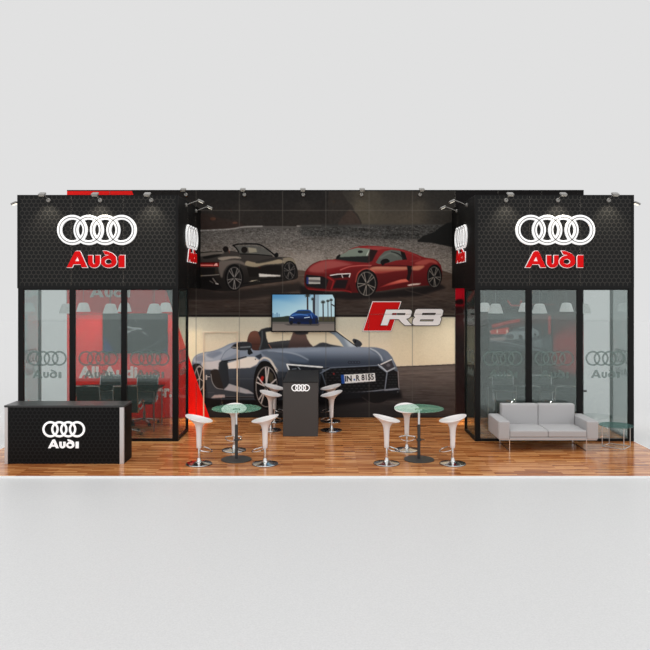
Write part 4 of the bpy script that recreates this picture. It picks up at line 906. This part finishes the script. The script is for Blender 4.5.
ST = [  # base centre px, direction of the raised back (deg), label
 (199.0, 464.0, 180, 'white bar stool at the left glass table, left side near the red wall', 1),
 (265.1, 464.0, 0, 'white bar stool at the left glass table, right front, near the charcoal bar', 1),
 (234.0, 450.3, 90, 'white bar stool behind the left glass table, seat seen through the glass', 1),
 (386.6, 463.6, 180, 'white bar stool at the right glass table, left front side', 2),
 (452.7, 463.8, 0, 'white bar stool at the right glass table, right side near the sofa', 2),
 (406.8, 450.0, 90, 'white bar stool behind the right glass table, partly covered by its glass', 2),
 (270.8, 430.2, 180, 'front one of two white stools on the left side of the charcoal bar', 3),
 (274.6, 421.2, 180, 'rear one of two white stools on the left side of the charcoal bar', 3),
 (331.4, 430.4, 0, 'front one of two white stools on the right side of the charcoal bar', 3),
 (330.6, 421.4, 0, 'rear one of two white stools on the right side of the charcoal bar', 3)]
for i, (px, py, a, lb, gi) in enumerate(ST):
    o = st0 if i == 0 else copy_tree(st0)
    x, y = g2x(px, py); o.location = (x, y, 0); o.rotation_euler.z = math.radians(a); o['label'] = lb
    o['group'] = ('white stools around the left glass table', 'white stools around the right glass table', 'white stools at the charcoal bar')[gi-1]
    if gi == 3 and a == 180: o.rotation_euler.z = math.radians(168 if py > 425 else 172)
    if gi == 3 and a == 0: o.rotation_euler.z = math.radians(10)

# ================================================================== GLASS BAR TABLES
def make_table():
    t = thing('bar_table', '-', 'bar table')
    MB().lathe([(0, 0), (.262, 0), (.266, .006), (.262, .014), (.05, .022), (0, .022)], n=48).build('base', M['darkmetal'], t, smooth=True)
    MB().lathe([(0, .02), (.027, .02), (.027, .62), (0, .62)], n=20).build('lower_pole', M['darkmetal'], t, smooth=True)
    MB().lathe([(0, .621), (.024, .621), (.024, .87), (0, .87)], n=20).build('upper_pole', M['chrome'], t, smooth=True)
    MB().lathe([(.028, .33), (.045, .333), (.045, .362), (.028, .365)], n=20, closed=True).tube([(.04, 0, .35), (.10, -.01, .35)], .009, 8).build('clamp', M['darkmetal'], t, smooth=True)
    MB().lathe([(0, .871), (.065, .871), (.065, .89), (0, .89)], n=28).build('top_flange', M['chrome'], t, smooth=True)
    MB().lathe([(0, .892), (.424, .892), (.430, .896), (.430, .900), (.424, .904), (0, .904)], n=64).build('table_top', M['tglass'], t, smooth=True)
    return t
tb = make_table(); x, y = g2x(236.4, 459.7); tb.location = (x, y, 0); tb['label'] = 'round glass bar table left of the charcoal bar on black disc base'; tb['group'] = 'round glass bar tables'
t2 = copy_tree(tb); x, y = g2x(418.9, 459.6); t2.location = (x, y, 0); t2['label'] = 'round glass bar table right of the charcoal bar, near the sofa'

# ================================================================== SOFA
xa, xb = 3.185, 5.02; y0, y1 = F/54.4-.02, F/54.4+.80
t = thing('sofa', 'light grey two-seat sofa with thin chrome legs in front of right meeting room', 'sofa', ((xa+xb)/2, y0, 0)); w = (xb-xa)/2; D = y1-y0; AW = .21
for s in (-1, 1): MB().rbox((s*(w-AW/2), D/2-.0, .39), (AW/2, D/2-.0, .17), .025, (0, 0, 0, 0)).build('armrest', M['fabric'], t, smooth=True)
MB().rbox((0, D/2, .24), (w-AW+.0, D/2-.01, .02), .008).build('seat_frame', M['fabric'], t, smooth=True)
cw = (w-AW)/2
for s in (-1, 1):
    MB().rbox((s*cw, .005+(D-.18)/2, .325), (cw-.002, (D-.18)/2, .062), .022, (0, 0, .032, 0)).build('seat_cushion', M['fabric'], t, smooth=True)
    MB().rbox((s*cw, D-.115, .51), (cw-.002, .085, .262), .025, (0, .02, 0, 0)).build('back_cushion', M['fabric'], t, smooth=True)
for s in (-1, 1):
    X = s*(w-AW-.0)
    MB().tube([(X, .03, .222), (X, .03, .008), (X, D-.08, .008), (X, D-.08, .222)], .0085, 8).build('leg', M['chrome'], t, smooth=True)
MB().box(-w+.02, w-.02, .015, .03, .208, .222).box(-w+.02, w-.02, D-.09, D-.075, .208, .222).build('base_rail', M['silver'], t)

# ================================================================== SIDE TABLE
t = thing('side_table', 'low round teal glass side table with thin square metal base, right of the sofa', 'side table', (5.52, 13.27, 0))
MB().lathe([(0, .398), (.300, .398), (.304, .402), (.304, .408), (.300, .412), (0, .412)], n=56).build('table_top', M['sglass'], t, smooth=True)
q = .20
c4 = [(.03, -.27), (.265, -.0), (-.03, .25), (-.265, 0)]
m = MB()
for a, b in c4: m.tube([(a, b, .008), (a, b, .398)], .007, 8)
for i in range(4): MB_ = m.tube([(c4[i][0], c4[i][1], .008), (c4[(i+1) % 4][0], c4[(i+1) % 4][1], .008)], .007, 8)
for i, (a, b) in enumerate(c4): MB().tube([(a, b, .012), (a, b, .396)], .0075, 8).build('leg', M['silver'], t, smooth=True)
m = MB()
for i in range(4): m.tube([(c4[i][0], c4[i][1], .008), (c4[(i+1) % 4][0], c4[(i+1) % 4][1], .008)], .0075, 8)
m.build('base_frame', M['silver'], t, smooth=True)

# ================================================================== MEETING TABLES AND CHAIRS
for k in (-1, 1):
    xs = sorted((k*3.54, k*5.35)); cx = sum(xs)/2; w = (xs[1]-xs[0])/2
    t = thing('meeting_table', 'dark glass meeting table on thin metal legs in the %s meeting room' % side_of(k), 'table', (cx, 15.05, 0))
    MB().box(-w, w, -.44, .44, .855, .867).build('table_top', M['dglass'], t, bevel=.002)
    for a in (-1, 1):
        for b in (-1, 1): MB().tube([(a*(w-.05), b*.36, 0), (a*(w-.05), b*.36, .854)], .012, 8).build('leg', M['steel'], t, smooth=True)
    MB().tube([(-w+.05, -.36, .84), (w-.05, -.36, .84), (w-.05, .36, .84), (-w+.05, .36, .84)], .01, 8, closed=True).build('top_frame', M['steel'], t, smooth=True)
def make_chair():
    t = thing('office_chair', '-', 'office chair')
    seat = Canvas.smooth([(-.24, .47), (-.20, .505), (-.05, .485), (.12, .480), (.19, .49)], False, 10); back = Canvas.smooth([(.19, .49), (.225, .54), (.25, .66), (.285, .85), (.315, 1.03)], False, 12)
    def sling(P, w):
        P = [(float(a), float(b)) for a, b in P]; vs = []; fs = []; n = len(P)
        for side in (0, 1):
            for i, (y, z) in enumerate(P):
                a = P[max(0, i-1)]; b = P[min(n-1, i+1)]; d = Vector((b[0]-a[0], b[1]-a[1])).normalized(); nn = (-d.y, d.x)
                o = (.006+.004*(i % 4 in (1, 2)))*(1 if side else -1)
                for x in (-w, w): vs.append((x, y+nn[0]*o, z+nn[1]*o))
        N = 2*n
        for i in range(n-1):
            fs.append((2*i, 2*i+1, 2*i+3, 2*i+2)); fs.append((N+2*i, N+2*i+2, N+2*i+3, N+2*i+1))
            fs.append((2*i, 2*i+2, N+2*i+2, N+2*i)); fs.append((2*i+1, N+2*i+1, N+2*i+3, 2*i+3))
        fs.append((0, N, N+1, 1)); fs.append((2*n-2, 2*n-1, N+2*n-1, N+2*n-2))
        return MB().add(vs, fs)
    sling(seat, .225).build('seat', M['sling'], t, smooth=True); b = sling(back, .225).build('backrest', M['sling'], t, smooth=True)
    MB().tube([(-.235, .317, 1.035), (.235, .317, 1.035)], .017, 8).build('top_bar', M['chrome'], b, smooth=True)
    for s in (-1, 1):
        MB().tube([(s*.236, a, c) for a, c in list(seat)[::3]+list(back)[1::3]+[(.317, 1.04)]], .011, 8).build('side_rail', M['chrome'], t, smooth=True)
        MB().tube(Canvas.smooth([(s*.245, -.14, .49), (s*.29, -.17, .58), (s*.30, -.14, .685), (s*.30, .05, .70), (s*.29, .2, .69), (s*.247, .245, .66)], False, 6) if False else [(s*.245, -.14, .49), (s*.285, -.165, .55), (s*.30, -.165, .62), (s*.30, -.13, .685), (s*.30, .05, .70), (s*.29, .18, .69), (s*.247, .25, .66)], .013, 8).build('armrest', M['chrome'], t, smooth=True)
    MB().tube([(-.236, .0, .478), (.236, .0, .478)], .014, 8).tube([(-.236, .12, .470), (.236, .12, .470)], .012, 8).build('seat_bracket', M['chrome'], t, smooth=True)
    MB().lathe([(0, .08), (.03, .08), (.03, .28), (.018, .29), (.018, .46), (0, .46)], n=16).build('column', M['steel'], t, smooth=True)
    for i in range(5):
        a = 2*PI*i/5+.3; c_, s_ = math.cos(a), math.sin(a)
        l = MB().tube([(0, 0, .12), (.17*c_, .17*s_, .095), (.30*c_, .30*s_, .075)], [.022, .016, .011], 8).build('base_leg', M['chrome'], t, smooth=True)
        q = MB()
        for d in (-.018, .018):
            n_ = (-s_, c_)
            q.tube([(.30*c_+n_[0]*(d-.009), .30*s_+n_[1]*(d-.009), .031), (.30*c_+n_[0]*(d+.009), .30*s_+n_[1]*(d+.009), .031)], .030, 14)
        q.tube([(.30*c_, .30*s_, .03), (.30*c_, .30*s_, .075)], .007, 6).build('caster', M['rubber'], l, smooth=True)
    return t
ch0 = make_chair()
CH = [(-4.00, 15.50, 0, 'office chair on the wall side of left meeting room, below right half of the television'), (-4.83, 15.50, 0, 'office chair on the wall side of left meeting room, below left half of the television'),
      (-4.05, 14.36, 188, 'office chair with its back to the glass, left meeting room, right one of two'), (-4.76, 14.36, 180, 'office chair with its back to the glass, left meeting room, left one of two'),
      (4.01, 15.50, 0, 'office chair on the wall side of right meeting room, left one of two'), (4.87, 15.50, 0, 'office chair on the wall side of right meeting room, right one of two'),
      (4.08, 14.36, 180, 'office chair with its back to the glass, right meeting room, left one of two'), (4.87, 14.36, 180, 'office chair with its back to the glass, right meeting room, right one of two')]
for i, (x, y, a, lb) in enumerate(CH):
    o = ch0 if i == 0 else copy_tree(ch0)
    o.location = (x, y, 0); o.rotation_euler.z = math.radians(a); o['label'] = lb
    o['group'] = 'office chairs in the %s meeting room' % ('left' if x < 0 else 'right')

# ================================================================== LIGHT
TOPK, FRONTK = .9, .45          # studio dome: brighter overhead and behind the camera
w_ = bpy.data.worlds.new('studio_sky'); bpy.context.scene.world = w_; w_.use_nodes = True
bg = w_.node_tree.nodes['Background']; bg.inputs[0].default_value = lin((225, 225, 225)); bg.inputs[1].default_value = 1.0
nt = w_.node_tree; tc = nt.nodes.new('ShaderNodeTexCoord'); sp = nt.nodes.new('ShaderNodeSeparateXYZ'); nt.links.new(tc.outputs['Generated'], sp.inputs[0])
m1 = nt.nodes.new('ShaderNodeMapRange'); m1.interpolation_type = 'SMOOTHSTEP'; m1.inputs[1].default_value = .42; m1.inputs[2].default_value = .95; m1.inputs[3].default_value = 0; m1.inputs[4].default_value = TOPK; nt.links.new(sp.outputs['Z'], m1.inputs[0])
m2 = nt.nodes.new('ShaderNodeMapRange'); m2.interpolation_type = 'SMOOTHSTEP'; m2.inputs[1].default_value = .0; m2.inputs[2].default_value = -1.; m2.inputs[3].default_value = 1; m2.inputs[4].default_value = 1+FRONTK; nt.links.new(sp.outputs['Y'], m2.inputs[0])
ad = nt.nodes.new('ShaderNodeMath'); ad.operation = 'ADD'; nt.links.new(m1.outputs[0], ad.inputs[0]); nt.links.new(m2.outputs[0], ad.inputs[1]); nt.links.new(ad.outputs[0], bg.inputs[1])
def arealight(name, loc, tgt, sx, sy, e, col=(1, 1, 1)):
    L_ = bpy.data.lights.new(name, 'AREA'); L_.shape = 'RECTANGLE'; L_.size = sx; L_.size_y = sy; L_.energy = e; L_.color = col
    o = bpy.data.objects.new(name, L_); C.objects.link(o); o.location = loc
    o.rotation_euler = (Vector(tgt)-Vector(loc)).to_track_quat('-Z', 'Y').to_euler(); return o
for k in (-1, 1):
    L_ = bpy.data.lights.new('door_downlight', 'SPOT'); L_.energy = 850; L_.color = (1, .72, .36); L_.spot_size = math.radians(22); L_.spot_blend = 1.; L_.shadow_soft_size = .03
    o = bpy.data.objects.new('door_downlight', L_); C.objects.link(o); o.location = (k*3.0, 15.75, 3.1); o.rotation_euler = (0, 0, 0)

# ================================================================== CAMERA
cam = bpy.data.cameras.new('camera'); co = bpy.data.objects.new('camera', cam); C.objects.link(co)
co.location = (0, 0, CZ); co.rotation_euler = (PI/2, 0, 0); cam.sensor_width = 36; cam.lens = F/650*36; cam.shift_y = -(325-HY)/650; cam.clip_end = 500
sc = bpy.context.scene; sc.camera = co
sc.view_settings.view_transform = 'Standard'; sc.view_settings.look = 'None'; sc.view_settings.gamma = 1; sc.view_settings.use_curve_mapping = False; sc.view_settings.exposure = 0
